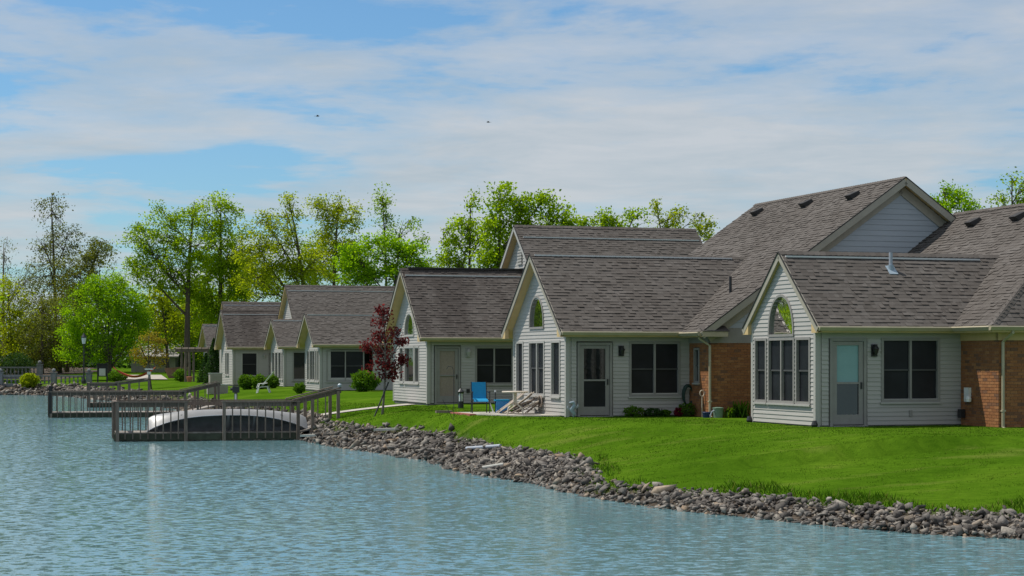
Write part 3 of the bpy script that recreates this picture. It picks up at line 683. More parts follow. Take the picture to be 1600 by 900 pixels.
mainB = roof_gable(B, 'y', frontB - .36, 8.75, xr, 6.62, 7.17, 2.5, (1, 1), None)
fr = MB()                                                        # wide rake boards of the front gable
for s in (-1, 1):
    fr.bar((xr + s * 6.62, frontB - .36, 2.5 - .11), (xr, frontB - .36, 7.17 - .11), .04, .2)
    fr.bar((xr + s * 6.3, frontB - .045, 2.5 - .18), (xr, frontB - .045, 7.17 - .34), .03, .26)
fr.build('rake_board', MT['rake_paint'], B)
gutter(B, (xr - 6.63, frontB - .30, 2.50), (xr - 6.63, -.36, 2.50), (-1, 0, 0))
rt = MB(); rt.box(xr - 6.62, xb + .38, frontB - .40, frontB - .03, 2.36, 2.52); rt.build('eave_return', MT['gutter_paint'], B)
rt = MB(); rt.prism([(xr - 6.62, frontB - .42, 2.53), (xb + .42, frontB - .42, 2.53), (xb + .42, frontB - .03, 2.70), (xr - 6.62, frontB - .03, 2.70)], (0, 0, -.02)); rt.build('return_flashing', MT['shingle'], B)
downspout(B, (xb - .36, frontB + .02, 2.40), (0, -1, 0), xb - .05, frontB - .06, -.05)
for vy in (0.15, 3.4, 7.2): roof_vent(mainB, xr - .62, vy, 7.17 - slB * .62 + .02, -1, slB)
vp = MB(); vx, vy = xr - 4.9, -.1; vp.tube([(vx, vy, 7.17 - slB * 4.9 - .1), (vx, vy, 7.17 - slB * 4.9 + .5)], .045, 8); vp.build('vent_pipe', MT['dark_metal'], mainB)

# ---- house C: third, dark stained roof and closed storm door
Ch, OC = house('siding_house', 'C', 668, 73.2, 'third house from the right, dark stained roof above a closed grey storm door')
wC = 5.35
gC = lambda fr: wC * (1 - fr)
gops = [('rect', gC(.76), gC(.66), .83, 2.15), ('rect', gC(.62), gC(.36), .83, 2.15), ('rect', gC(.30), gC(.21), .83, 2.15), ('arch', gC(.62), gC(.36), 2.66, 3.48)]
dC0, dC1, vC0, vC1 = sidex(OC, 679), sidex(OC, 719), sidex(OC, 745), sidex(OC, 799)
LC = 5.3
side, gab, roofC = wing(Ch, wC, LC, 5.26, .40, .40, LC - .2, 2.53, gops, [('rect', dC0, dC1, .0, 2.2), ('rect', vC0, vC1, .80, 2.14)], vent_off=.33, shade='shingle_stained')
window(Ch, gab, gC(.76), gC(.66), .83, 2.15, mid=False, trim='white_trim'); window(Ch, gab, gC(.62), gC(.36), .83, 2.15, 1, mid=False, trim='white_trim', pane='glass'); window(Ch, gab, gC(.30), gC(.21), .83, 2.15, mid=False, trim='white_trim')
arch_window(Ch, gab, gC(.62), gC(.36), 2.66, 3.48, 'white_trim', pane='arch_glass')
door(Ch, side, dC0, dC1, 2.2, 'taupe_sling', 'taupe_sling'); window(Ch, side, vC0, vC1, .80, 2.14, 2)
wall_lamp(Ch, side, sidex(OC, 731), 1.95, 'white_trim', 1.35)
sb = MB(); xo = sidex(OC, 731); mbox(sb, side, xo - .06, xo + .06, .02, .08, .42, .56); sb.build('socket_cover', MT['dark_metal'], Ch)
rb = MB(); rb.bar((-.1, wC / 2, 5.30), (LC - .3, wC / 2, 5.30), .22, .07); rb.build('ridge_cover', MT['dark_rubber'], roofC)
xc0, xc1, yc, rzc = 4.85, 12.5, 3.5, 7.12
def extC(z):
    h = (rzc - .15 - z) / .85; return (yc - h, yc + h)
gabm = lambda a, o, z: Vector((xc0 - o, a, z))
wall_rows(Ch, gabm, 0, 0, 2.4, rzc - .2, extC, [], .13, True)
mainC = roof_gable(Ch, 'x', xc0 - .3, xc1, yc, 5.35, rzc, 2.57, (1, 0), (xc0 - .1, xc1 - .1, .62))
rb = MB()
for s in (-1, 1): rb.bar((xc0 - .3, yc + s * 5.35, 2.57 - .1), (xc0 - .3, yc, rzc - .1), .035, .17)
rb.build('rake_board', MT['white_trim'], Ch)
bd = MB(); bd.box(xc0 + .1, xc1 - .3, -1.3, 8.3, -.3, 2.7); bd.build('wall', MT['siding'], Ch)
gp = MB(); gp.prism([(xc1 - .35, -1.3, 2.5), (xc1 - .35, 8.3, 2.5), (xc1 - .35, yc, rzc - .3)], (.1, 0, 0)); gp.build('wall', MT['siding'], Ch)
lv = MB()
for i in range(6): lv.box(xc0 - .07, xc0 - .025, yc - .28 + .01, yc + .28, 5.55 + i * .12, 5.63 + i * .12)
lv.build('gable_vent', MT['white_trim'], Ch)

# ---- houses D to G, farther along the shore
D, OD = house('siding_house', 'D', 500, 103.8, 'house with a wide dark double window behind the red maple')
wD = 4.0
side, gab, roofD = wing(D, wD, 6.6, 4.22, .45, .38, 8.6, 2.50, [('rect', .25, .55, .55, 2.15), ('rect', .8, 1.1, .55, 2.15), ('rect', 1.4, 2.6, .55, 2.15), ('rect', 2.9, 3.4, .55, 2.15)],
                        [('rect', .62, 2.9, .72, 2.2)], False, vent_off=.16)
for a, b_ in ((.25, .55), (.8, 1.1), (1.4, 2.6), (2.9, 3.4)): window(D, gab, a, b_, .55, 2.15, 2 if b_ - a > 1 else 1, trim='white_trim')
window(D, side, sidex(OD, 512), sidex(OD, 567), .55, 2.12, 2)
D2 = MB(); D2.box(6.6, 15.5, -.4, 8, -.3, 2.5); D2.build('wall', MT['siding'], D)
roof_gable(D, 'y', -1.0, 7.6, 9.3, 3.9, 5.3, 2.5, (1, 1), None)

E, OE = house('siding_house', 'E', 443.6, 119, 'small gabled house wing with a blue-black window beside the low white chair')
wE = 4.3
side, gab, roofE = wing(E, wE, 5.2, 4.2, .42, .38, 5.6, 2.48, [('rect', .3, .6, .5, 2.1), ('rect', 1.0, 1.7, .5, 2.1), ('rect', 2.1, 2.8, .5, 2.1), ('rect', 3.2, 3.9, .5, 2.1)],
                        [('rect', .62, 2.3, .45, 2.1)], False, vent_off=.16)
for a, b_ in ((.3, .6), (1.0, 1.7), (2.1, 2.8), (3.2, 3.9)): window(E, gab, a, b_, .5, 2.1, 1, trim='white_trim')
window(E, side, .62, 2.3, .45, 2.1, 1, mid=False, pane='glass')
wall_rows(E, lambda a, o, z: Vector((1.45 - o, a, z)), 0, 0, 2.5, 6.3, lambda z: (5.8 - (6.36 - z) / .85, 5.8 + (6.36 - z) / .85), [], .13, False)
roof_gable(E, 'x', 1.15, 18, 5.8, 4.7, 6.5, 2.5, (1, 0), (1.25, 16, .45))
bd = MB(); bd.box(1.6, 17.5, 2.0, 9.8, -.3, 2.6); bd.build('wall', MT['siding'], E)
Fh, OF = house('siding_house', 'F', 364, 126, 'house with a streaked dark roof and white-framed window beside the box-shaped air conditioners')
wF = 4.7
side, gab, roofF = wing(Fh, wF, 6.0, 4.97, .45, .4, 6.4, 2.5, [('rect', 1.6, 2.2, .7, 2.1), ('rect', 2.5, 3.0, .7, 2.1)],
                        [('rect', .62, 1.55, .65, 2.08), ('rect', 2.4, 3.2, .0, 2.1)], False, vent_off=.35, shade='shingle_stained')
window(Fh, gab, 1.6, 2.2, .7, 2.1, 1, mid=False, trim='white_trim', pane='glass'); window(Fh, gab, 2.5, 3.0, .7, 2.1, 1, mid=False, trim='white_trim', pane='glass')
window(Fh, side, .62, 1.55, .65, 2.08, 1, trim='white_trim', fw=.1); door(Fh, side, 2.4, 3.25, 2.1, 'glass', 'glass'); wall_lamp(Fh, side, 2.05, 1.9)
roof_gable(Fh, 'x', .2, 7.5, 6.0, 3.6, 5.62, 2.6, (1, 0), (.3, 7.0, .3))
bd = MB(); bd.box(.5, 7.0, 4.7, 9.0, -.3, 2.7); bd.build('wall', MT['siding'], Fh)
Gh, OG = house('siding_house', 'G', 332, 150, 'farthest gabled house, half hidden by a dark evergreen')
side, gab, roofG = wing(Gh, 4.6, 5.0, 4.45, .45, .4, 5.2, 2.5, [('rect', 1.6, 2.8, .7, 2.1)], [], False, vent_off=.2)
window(Gh, gab, 1.6, 2.8, .7, 2.1, 2, trim='white_trim')

# ------------------------------------------------------------------ stone bank and grass
def stone_protos(n=16):
    import bmesh
    res = []
    for k in range(n):
        rr = random.Random(100 + k); bm = bmesh.new(); sc_ = (rr.uniform(.9, 1.6), rr.uniform(.7, 1.1), rr.uniform(.4, .85))
        for i in range(9):
            v = Vector((rr.gauss(0, 1), rr.gauss(0, 1), rr.gauss(0, 1))).normalized() * rr.uniform(.72, 1.15)
            bm.verts.new((v.x * sc_[0] * .5, v.y * sc_[1] * .5, v.z * sc_[2] * .5))
        r = bmesh.ops.convex_hull(bm, input=bm.verts[:]); loose = [e for e in r['geom_interior'] if isinstance(e, bmesh.types.BMVert)]
        bmesh.ops.delete(bm, geom=loose, context='VERTS'); bmesh.ops.triangulate(bm, faces=bm.faces[:])
        bm.verts.index_update(); res.append((np.array([v.co[:] for v in bm.verts]), np.array([[v.index for v in f.verts] for f in bm.faces]))); bm.free()
    return res
def euler_m(a, b, c): return np.array(Matrix.Rotation(a, 3, 'Z') @ Matrix.Rotation(b, 3, 'X') @ Matrix.Rotation(c, 3, 'Y'))
def stones():
    pr = stone_protos(); rr = np.random.RandomState(11); lst = []
    i0, i1 = 2, 3 + len(WL) + 0
    for i in range(i0, i1):
        a, c = WLA[i], WLA[i + 1]; L_ = math.hypot(c[0] - a[0], c[1] - a[1]); nrm = np.array([c[1] - a[1], -(c[0] - a[0])]) / L_
        Ym = (a[1] + c[1]) / 2; size = .10 if Ym < 36 else .112 if Ym < 50 else .125 if Ym < 70 else .19 if Ym < 110 else .22
        if Ym > 76 and Ym < 128: L_eff = L_ * .25
        else: L_eff = L_
        wdt = max((a[2] + c[2]) / 2 + .5, 3.3 if Ym < 62 else 0); n = int(L_eff * wdt / (size * size) * 1.45)
        if i == 2: n = int(n * .25)
        for k in range(n):
            t = rr.rand() if i > 2 else 1 - .25 * rr.rand(); d = -.35 + (wdt + rr.normal(0, .12)) * rr.rand()
            s = size * float(np.clip(rr.lognormal(0, .42), .45, 2.6))
            x = a[0] + (c[0] - a[0]) * t + nrm[0] * d; y = a[1] + (c[1] - a[1]) * t + nrm[1] * d
            lst.append((x, y, s))
    L3 = np.array(lst); d_, p_ = shore(L3[:, 0], L3[:, 1]); d2_, _ = shore(L3[:, 0], L3[:, 1], EDA); zz = gz_arr(L3[:, 0], L3[:, 1])
    keep = (d_ > -.30) & (d2_ < .04 + .16 * (rr.rand(len(L3)) < .2)); L3 = L3[keep]; zz = zz[keep]
    zz = zz + L3[:, 2] * rr.uniform(-.12, .42, len(L3))
    px = HX + F * L3[:, 0] / L3[:, 1]; scr = L3[:, 2] * F / L3[:, 1]; scr = np.where((px > -10) & (px < 1605), scr, 0)
    order = np.argsort(-scr); single = set(order[:300].tolist())
    meshes = []
    for V, Fc in pr: meshes.append(npmesh('bank_stone', V, 3, Fc.ravel(), MT['rock_single'], np.zeros(len(Fc))))
    VV = []; FF = []; RR = []; base = 0
    for i, (x, y, s) in enumerate(L3):
        k = rr.randint(len(pr)); e = (rr.rand() * 6.28, rr.normal(0, .45), rr.normal(0, .45)); sz = s * rr.uniform(.85, 1.2, 3)
        if i in single:
            o = bpy.data.objects.new('bank_stone', meshes[k]); C.objects.link(o); o.location = (x, y, zz[i])
            o.rotation_euler = (e[1], e[2], e[0]); o.scale = tuple(sz)
            q_ = px[i]; w_ = 'at the right-hand end of the rock bank' if q_ > 1420 else 'in the rock bank below the long uncut grass' if q_ > 1220 else 'in the rock bank near the big tan slab' if q_ > 960 else 'in the rock bank where the lawn edge turns back' if q_ > 840 else 'in the rock bank beside the drain pipes' if q_ > 690 else 'in the rock bank between the red maple and the dock'
            tag(o, 'large grey angular stone ' + w_, 'stone', 'stones of the rock bank'); continue
        V, Fc = pr[k]; M_ = euler_m(*e); W = (V * sz) @ M_.T + np.array([x, y, zz[i]])
        VV.append(W); FF.append(Fc + base); base += len(W); RR.append(np.full(len(Fc), rr.rand()))
    o = link('rock_bank', npmesh('rock_bank', np.concatenate(VV), 3, np.concatenate(FF).ravel(), MT['rock'], np.concatenate(RR)), kind='stuff')
    tag(o, 'small grey stones piled along the pond edge', 'stones')
    V, Fc = pr[3]; me = npmesh('slab_stone', V * np.array([1.7, 1.0, .55]), 3, Fc.ravel(), MT['tan_rock'], np.zeros(len(Fc)))
    o = bpy.data.objects.new('slab_stone', me); C.objects.link(o); Y = 37.3; xx = X(1028, Y); o.location = (xx, Y, gz(xx, Y) + .10); o.scale = (.42, .34, .4); o.rotation_euler = (.2, -.25, .3)
    tag(o, 'big tan slab of rock lying on top of the bank at the lawn edge', 'stone')
    return L3
plain('tan_rock', (0.33, 0.26, 0.19), 0.9, 0.25, 6.0, None, 0.5)
stones()
leaf_mat('grass_leaf', [(0.0, (0.028, 0.078, 0.004)), (0.5, (0.058, 0.132, 0.007)), (0.93, (0.092, 0.178, 0.011)), (1.0, (0.19, 0.195, 0.055))], 0.35, (1.2, 1.2, .6))
def grass():
    rr = np.random.RandomState(5)
    def blades(x, y, z, h, w, lean):
        n = len(x); a = rr.rand(n) * 6.283; dx, dy = np.cos(a) * w / 2, np.sin(a) * w / 2; lx, ly = rr.normal(0, lean, n) * h, rr.normal(0, lean, n) * h
        V = np.stack([np.stack([x - dx, y - dy, z], 1), np.stack([x + dx, y + dy, z], 1), np.stack([x + lx, y + ly, z + h], 1)], 1).reshape(-1, 3)
        return V
    N = 330000; Y = 28 + 62 * rr.rand(N) ** 1.25; px = rr.uniform(-20, 1700, N); x = X(px, Y)
    d, p = shore(x, Y, EDA); k = d > .02; x, Y, d, p = x[k], Y[k], d[k], p[k]
    for key, (L_, w_) in {'A': (16, 9), 'B': (16, 9), 'C': (14, 9)}.items():
        Hh = HOUSES[key]; dx = x - Hh.location.x; dy = Y - Hh.location.y; u = CA * dx + SA * dy; v_ = -SA * dx + CA * dy
        m = ~((u > 0) & (v_ > 0)); x, Y, d, p = x[m], Y[m], d[m], p[m]
    z = gz_arr(x, Y); h = rr.uniform(.014, .030, len(x)) * np.clip(Y / 45, .8, 1.5); V1 = blades(x, Y, z - .006, h, .018 * np.clip(Y / 45, .8, 1.6), .35)
    u, v_ = CA * x + SA * Y, -SA * x + CA * Y
    pt_ = np.sin(u * .9 + 1.7 * np.sin(v_ * .55)) * np.sin(v_ * 1.3 + np.sin(u * .7)) + .6 * np.sin(u * 2.3 + v_ * 1.9) * np.sin(v_ * 3.1 - u * .8)
    mow = np.sign(np.sin(v_ * 3.6 + .35 * np.sin(u * .6))) * .07
    r1 = np.clip(rr.normal(.48, .17, len(x)) + mow + .11 * pt_, 0, .93); r1 = np.where(rr.rand(len(x)) < np.clip((pt_ + .5 * np.sin(u * 3.7 + 1.1) * np.sin(v_ * 5.3 + u) - .5) * .5, .03, .34), 1, r1)
    # longer uncut grass along the stones
    N = 130000; Y = 29 + 40 * rr.rand(N) ** 1.3; px = rr.uniform(420, 1640, N); x = X(px, Y); e, p = shore(x, Y, EDA)
    nz = np.sin(x * 2.1 + 1.3) * np.sin(Y * 1.7 + x) * .5 + .5
    wdt = .25 + .75 * nz * (x > 2) + .9 * nz * (x > 4.2)
    k = (e > -.18 - .15 * nz) & (e < wdt) & (rr.rand(N) < .35 + .65 * nz); x, Y, e, nz = x[k], Y[k], e[k], nz[k]
    z = gz_arr(x, Y); h = rr.uniform(.05, .15, len(x)) * (.45 + .7 * nz) * np.where(x > 4.2, 1.35, 1); V2 = blades(x, Y, z - .01, h, .022, .55)
    r2 = np.clip(rr.normal(.22, .18, len(x)), 0, .95); r2 = np.where(rr.rand(len(x)) < .08, 1, r2)
    V = np.concatenate([V1, V2]); o = link('grass', npmesh('grass', V, 3, np.arange(len(V)), MT['grass_leaf'], np.concatenate([r1, r2])), kind='stuff')
    tag(o, 'mown green grass of the lawn with longer tufts along the stones', 'grass')
grass()

# ------------------------------------------------------------------ foliage and trees
def leaf_mesh(name, pts, size, mat, rnd, flat=0.0, rr=None):
    n = len(pts); a = rr.normal(0, 1, (n, 3)); a[:, 2] *= (1 - flat); a /= np.linalg.norm(a, axis=1)[:, None] + 1e-9
    b = rr.normal(0, 1, (n, 3)); b -= a * (a * b).sum(1)[:, None]; b /= np.linalg.norm(b, axis=1)[:, None] + 1e-9
    s = size * rr.uniform(.65, 1.3, n)[:, None]
    V = np.stack([pts - a * s * .55, pts + b * s * .34, pts + a * s * .6, pts - b * s * .34], 1).reshape(-1, 3)
    return npmesh(name, V, 4, np.arange(4 * n), mat, rnd)
def bez(p, q, r, n=5):
    return [p * (1 - t) ** 2 + q * 2 * t * (1 - t) + r * t * t for t in [i / n for i in range(n + 1)]]
def tree(name, label, Y, bx, by, lobes, leaf='leaf_green', size=.3, cover=1.5, tr=.22, bark='bark', group='trees behind the houses', stems=1, fork=.3, clump=.55, seed=1, twig=True, spread=1.0, flat=.2, dens=1.0, grow=1.14):
    """a tree standing at photo column bx: lobes are crown masses (column, row, half width, half height) at the tree's own distance"""
    rr = np.random.RandomState(seed); rp = random.Random(seed); s = Y / F; size *= .70
    x0 = X(bx, Y); z0 = gz(x0, Y); T = thing(name, label, 'tree', (x0, Y, z0), 0, group); base = Vector((x0, Y, z0)); wood = MB(); pts = []; rnd = []
    cs = []
    for (cx, cy, rx, ry) in lobes:
        rx *= grow; ry *= grow; c = P(cx, cy, Y); r = Vector((rx * s, (rx + ry) * .5 * s * .85, ry * s)); c.y += rp.uniform(-.45, .45) * r.y; cs.append((c, r))
    top = max(cs, key=lambda q: q[0].z); hmax = top[0].z + top[1].z * .75 - z0
    trunks = []
    for k in range(stems):
        tp = top[0] if stems == 1 else cs[k % len(cs)][0]
        end = Vector((tp.x, tp.y, z0 + hmax * (.96 if stems == 1 else rp.uniform(.7, .9)))); b0 = base + Vector((rp.uniform(-.25, .25), rp.uniform(-.2, .2), 0)) * (stems > 1)
        m = Vector((base.x * .75 + tp.x * .25 + rp.uniform(-.3, .3), base.y + rp.uniform(-.3, .3), z0 + hmax * .55)); tk = bez(b0 - Vector((0, 0, .15)), m, end, 9)
        t0 = tr * .72 / math.sqrt(stems); rad = [t0 * (1.25 if i == 0 else 1) * (1 - i / 9.6) ** .8 + .012 for i in range(10)]; wood.tube(tk, rad, 7); trunks.append((tk, rad))
    for li, (c, r) in enumerate(cs):
        tk, rad = trunks[li % len(trunks)]
        zt = max(fork * hmax, (c.z - z0) - r.z * .3 - (abs(c.x - tk[0].x)) * 1.0)
        j = min(range(10), key=lambda i: abs(tk[i].z - z0 - zt)); j = max(1, min(j, 8)); st = tk[j]; lr = max(.03, rad[j] * .5)
        limb = bez(st, Vector(((st.x * .45 + c.x * .55), (st.y + c.y) / 2, st.z * .5 + c.z * .5 + .1 * r.z)), c + Vector((0, 0, r.z * .35)), 6)
        wood.tube(limb, [lr * (1 - i / 7.5) + .008 for i in range(7)], 5)
        area = math.pi * r.x * r.z; nc = max(5, int(area * dens / (clump * clump) * 1.35))
        subs = []
        for k in range(max(4, int(nc * .34))):
            v = Vector((rp.gauss(0, 1), rp.gauss(0, 1), rp.gauss(0, 1))).normalized() * rp.uniform(.55, .98); q = c + Vector((v.x * r.x, v.y * r.y, v.z * r.z))
            p = limb[rp.randint(2, 6)]; mid = (p + q) / 2 + Vector((0, 0, -.05 * r.z + rp.uniform(0, .2) * r.z)); sb = bez(p, mid, q, 4); wood.tube(sb, [.026 * tr / .22 * (1 - i / 5) + .006 for i in range(5)], 4, cap=False); subs.append(sb)
        for k in range(nc):
            v = Vector((rp.gauss(0, 1), rp.gauss(0, 1), rp.gauss(0, 1))).normalized() * rp.random() ** .42; q = c + Vector((v.x * r.x, v.y * r.y, v.z * r.z)); sg = clump * rp.uniform(.34, .66)
            sb = min(subs, key=lambda g: (g[3] - q).length_squared); p = sb[rp.randint(1, 4)]
            if twig: wood.tube([p, (p + q) / 2 + Vector((0, 0, .08)), q], [.016, .011, .006], 3, cap=False)
            nl = int(1.32 * cover * clump * clump / (size * size * .42) * rp.uniform(.35, 1.65)); tone = rp.gauss(.5, .16)
            if nl < 1: continue
            w = np.clip(rr.normal(0, 1, (nl, 3)), -1.7, 1.7) * np.array([sg, sg, sg * .8]) * spread
            pts.append(np.array(q) + w); rnd.append(np.clip(rr.normal(tone, .16, nl), 0, 1))
            for f_ in range(int(nl * .25)):
                t = rr.rand(); pts.append((np.array(p) * (1 - t) + np.array(q) * t + rr.normal(0, sg * .4, 3))[None]); rnd.append(np.array([np.clip(tone, 0, 1)]))
    off = Vector((x0, Y, z0)); wood.v = [(a - off.x, b - off.y, c - off.z) for a, b, c in wood.v]
    wood.build('trunk', MT[bark], T, smooth=True)
    pp = np.concatenate(pts) - np.array(off); link('crown', leaf_mesh('crown', pp, size, MT[leaf], np.concatenate(rnd), flat, rr), T)
    return T
G0 = 'trees along the pond and behind the houses'
tree('tall_tree', 'tall sparse tree, almost bare, with a pointed open crown', 195, 88, 590, [(82, 335, 22, 34), (66, 392, 30, 34), (104, 385, 34, 36), (80, 440, 48, 40), (70, 490, 50, 40)], 'leaf_olive', .26, .38, .30, 'bark', G0, seed=21, clump=.9, fork=.2)
tree('broad_tree', 'brownish olive tree beside the bare pointed one', 190, 104, 590, [(150, 405, 24, 26), (128, 432, 38, 34), (160, 385, 12, 14), (115, 470, 48, 34), (140, 470, 30, 30)], 'leaf_olive', .25, 1.0, .26, 'bark', G0, seed=22, clump=.8)
tree('bare_tree', 'bare grey tree at the left edge', 200, 6, 590, [(3, 410, 14, 46), (30, 455, 28, 46), (45, 440, 22, 36), (10, 490, 30, 40)], 'leaf_olive', .22, .16, .24, 'pale_bark', G0, seed=23, clump=.9)
tree('young_tree', 'yellow-green tree under the bare one at the left edge', 185, 22, 590, [(10, 480, 30, 42), (45, 520, 32, 42), (12, 545, 36, 30), (70, 545, 26, 28)], 'leaf_yellow', .24, .85, .16, 'bark', G0, seed=24, clump=.8)
tree('wood_tree', 'olive woodland tree behind the stone balustrade', 182, 66, 590, [(66, 505, 34, 40), (85, 540, 30, 32), (55, 560, 30, 20)], 'leaf_olive', .24, .85, .22, 'bark', G0, seed=25, clump=.8)
tree('wood_tree', 'dark-stemmed woodland tree left of the bright multi-stem tree', 186, 94, 590, [(98, 500, 30, 44), (110, 550, 26, 28)], 'leaf_olive', .24, .9, .30, 'bark', G0, seed=26, clump=.8)
tree('multi_stem_tree', 'bright green rounded multi-stem tree beside the lamp post', 157, 168, 600, [(152, 446, 14, 20), (186, 440, 13, 18), (170, 448, 14, 20), (150, 465, 24, 26), (190, 465, 24, 26), (125, 498, 34, 38), (170, 495, 36, 38), (212, 498, 28, 36), (110, 535, 26, 26), (150, 545, 40, 24), (200, 540, 36, 24), (228, 505, 14, 24)], 'leaf_bright', .19, 1.05, .34, 'bark', G0, stems=5, seed=27, clump=.7, fork=.12, flat=0, dens=1.15)
tree('large_tree', 'large tree with a leaning left limb and open leafy crown', 172, 293, 600, [(216, 378, 24, 24), (258, 342, 26, 22), (302, 340, 24, 26), (246, 412, 34, 32), (300, 395, 34, 34), (222, 425, 22, 24), (285, 440, 36, 30), (262, 375, 26, 24)], 'leaf_green', .27, 1.05, .42, 'bark', G0, seed=28, clump=.85, fork=.28)
tree('large_tree', 'tall dense green tree right of the leaning-limbed one', 174, 345, 600, [(345, 333, 26, 24), (330, 372, 30, 32), (362, 390, 24, 38), (342, 425, 36, 34), (318, 455, 30, 30), (370, 445, 22, 34), (335, 490, 40, 30)], 'leaf_green', .27, 1.35, .40, 'bark', G0, seed=29, clump=.85, fork=.3)
tree('spring_tree', 'light green spreading tree above the far roofs', 162, 482, 600, [(412, 352, 26, 24), (452, 318, 11, 16), (450, 345, 20, 24), (398, 395, 28, 34), (440, 395, 34, 34), (400, 440, 34, 28), (450, 432, 40, 28), (485, 420, 26, 30)], 'leaf_yellow', .25, 1.0, .34, 'bark', G0, seed=30, clump=.8, fork=.3)
tree('spring_tree', 'yellowish tree with a feathery top above the back roof', 166, 520, 600, [(500, 326, 18, 22), (530, 322, 18, 20), (550, 345, 20, 24), (512, 360, 32, 28), (520, 400, 40, 32), (550, 400, 26, 30)], 'leaf_yellow', .24, .95, .30, 'bark', G0, seed=31, clump=.75, fork=.35)
tree('slim_tree', 'slim sparse tree poking above the dense maple', 168, 604, 600, [(598, 318, 14, 22), (604, 345, 20, 22), (642, 350, 12, 16), (600, 380, 18, 22), (628, 372, 12, 14), (655, 380, 10, 10)], 'leaf_green', .25, .7, .22, 'bark', G0, seed=32, clump=.7)
tree('maple_tree', 'dense bright green maple behind the third roof', 136, 605, 600, [(552, 402, 28, 24), (590, 390, 28, 22), (625, 388, 28, 20), (648, 402, 22, 20), (560, 432, 36, 20), (610, 425, 44, 24), (655, 430, 22, 18)], 'leaf_bright', .24, 1.35, .26, 'bark', G0, seed=33, clump=.6, flat=.5, dens=1.2)
tree('poplar_tree', 'pale green tree between the third and middle house roofs', 127, 735, 600, [(700, 372, 16, 26), (735, 325, 11, 22), (728, 355, 18, 26), (712, 400, 26, 22), (748, 385, 24, 30), (692, 405, 14, 18)], 'leaf_green', .24, 1.1, .20, 'bark', G0, seed=34, clump=.6)
tree('large_tree', 'tallest broad tree behind the middle house roof', 124, 780, 600, [(782, 312, 20, 24), (815, 322, 22, 22), (850, 318, 22, 20), (880, 330, 18, 20), (772, 350, 22, 30), (810, 360, 30, 28), (860, 355, 32, 26), (785, 395, 34, 26), (770, 410, 30, 18)], 'leaf_green', .25, 1.5, .30, 'bark', G0, seed=35, clump=.65, dens=1.1)
tree('bushy_tree', 'low green tree peeping over the long back ridge', 132, 930, 600, [(915, 348, 22, 12), (955, 345, 26, 14), (990, 342, 24, 14), (940, 370, 50, 18)], 'leaf_green', .24, 1.5, .22, 'bark', G0, seed=36, clump=.6)
tree('slim_tree', 'thin yellow-green treetops at the end of the long back ridge', 134, 1055, 600, [(1026, 325, 9, 16), (1062, 338, 13, 16), (1090, 345, 12, 18), (1102, 368, 12, 12), (1040, 352, 24, 16), (1110, 352, 8, 10)], 'leaf_yellow', .22, .95, .20, 'bark', G0, seed=37, clump=.5)
tree('rounded_tree', 'bright green upright tree beside the tall gable peak', 96, 1486, 600, [(1478, 300, 12, 16), (1500, 308, 14, 14), (1468, 318, 14, 14), (1490, 328, 26, 16), (1515, 325, 12, 12)], 'leaf_bright', .17, 1.5, .18, 'bark', G0, seed=38, clump=.42, flat=0)
tree('slim_tree', 'small dark leafy treetop at the right edge', 104, 1588, 600, [(1580, 286, 12, 14), (1598, 290, 16, 16), (1562, 312, 12, 12), (1590, 318, 22, 14)], 'leaf_green', .20, .9, .18, 'bark', G0, seed=39, clump=.45)
tree('bushy_tree', 'bushy light tree filling the gap behind the streaked far roof', 186, 385, 600, [(378, 400, 30, 30), (400, 430, 34, 26), (370, 455, 36, 26), (425, 450, 30, 20)], 'leaf_yellow', .27, 1.0, .26, 'bark', G0, seed=61, clump=.8)
tree('bushy_tree', 'bushy tree standing low behind the long grey far ridge', 184, 500, 600, [(470, 425, 34, 22), (515, 428, 36, 22), (555, 425, 32, 22), (490, 395, 24, 22)], 'leaf_green', .27, 1.0, .26, 'bark', G0, seed=62, clump=.8)
tree('bushy_tree', 'low leafy tree between the dense maple and the pale green tree', 150, 680, 600, [(668, 415, 22, 18), (695, 425, 26, 14), (725, 420, 26, 16)], 'leaf_green', .24, 1.0, .20, 'bark', G0, seed=63, clump=.65)
tree('bushy_tree', 'low yellow-green tree behind the bright multi-stem tree', 188, 262, 600, [(250, 480, 30, 28), (275, 515, 34, 30), (235, 525, 30, 26), (305, 500, 28, 34)], 'leaf_yellow', .28, 1.0, .24, 'bark', G0, seed=64, clump=.85)
tree('bushy_tree', 'leafy tree low between the two tall green trees', 190, 322, 600, [(315, 470, 34, 30), (345, 500, 34, 34), (320, 530, 40, 28)], 'leaf_green', .28, 1.0, .24, 'bark', G0, seed=65, clump=.85)
tree('golden_tree', 'small young tree with golden leaves beside the red hammock', 132, 237, 602, [(232, 532, 14, 12), (248, 545, 13, 14), (222, 548, 12, 12), (236, 562, 22, 10)], 'leaf_gold', .15, .75, .06, 'bark', G0, seed=40, clump=.42)
rm = tree('red_maple', 'young maple with dark red leaves tied to a leaning stake', 64.5, 597, 655, [(598, 486, 8, 9), (600, 502, 16, 12), (592, 525, 18, 14), (612, 520, 14, 14), (597, 548, 28, 14), (576, 541, 14, 10), (625, 535, 9, 10), (598, 572, 26, 14), (610, 588, 16, 8), (630, 562, 8, 12)], 'leaf_red', .12, 1.35, .042, 'pale_bark', G0, seed=41, clump=.26, twig=True, flat=.1, dens=1.05, grow=.9)
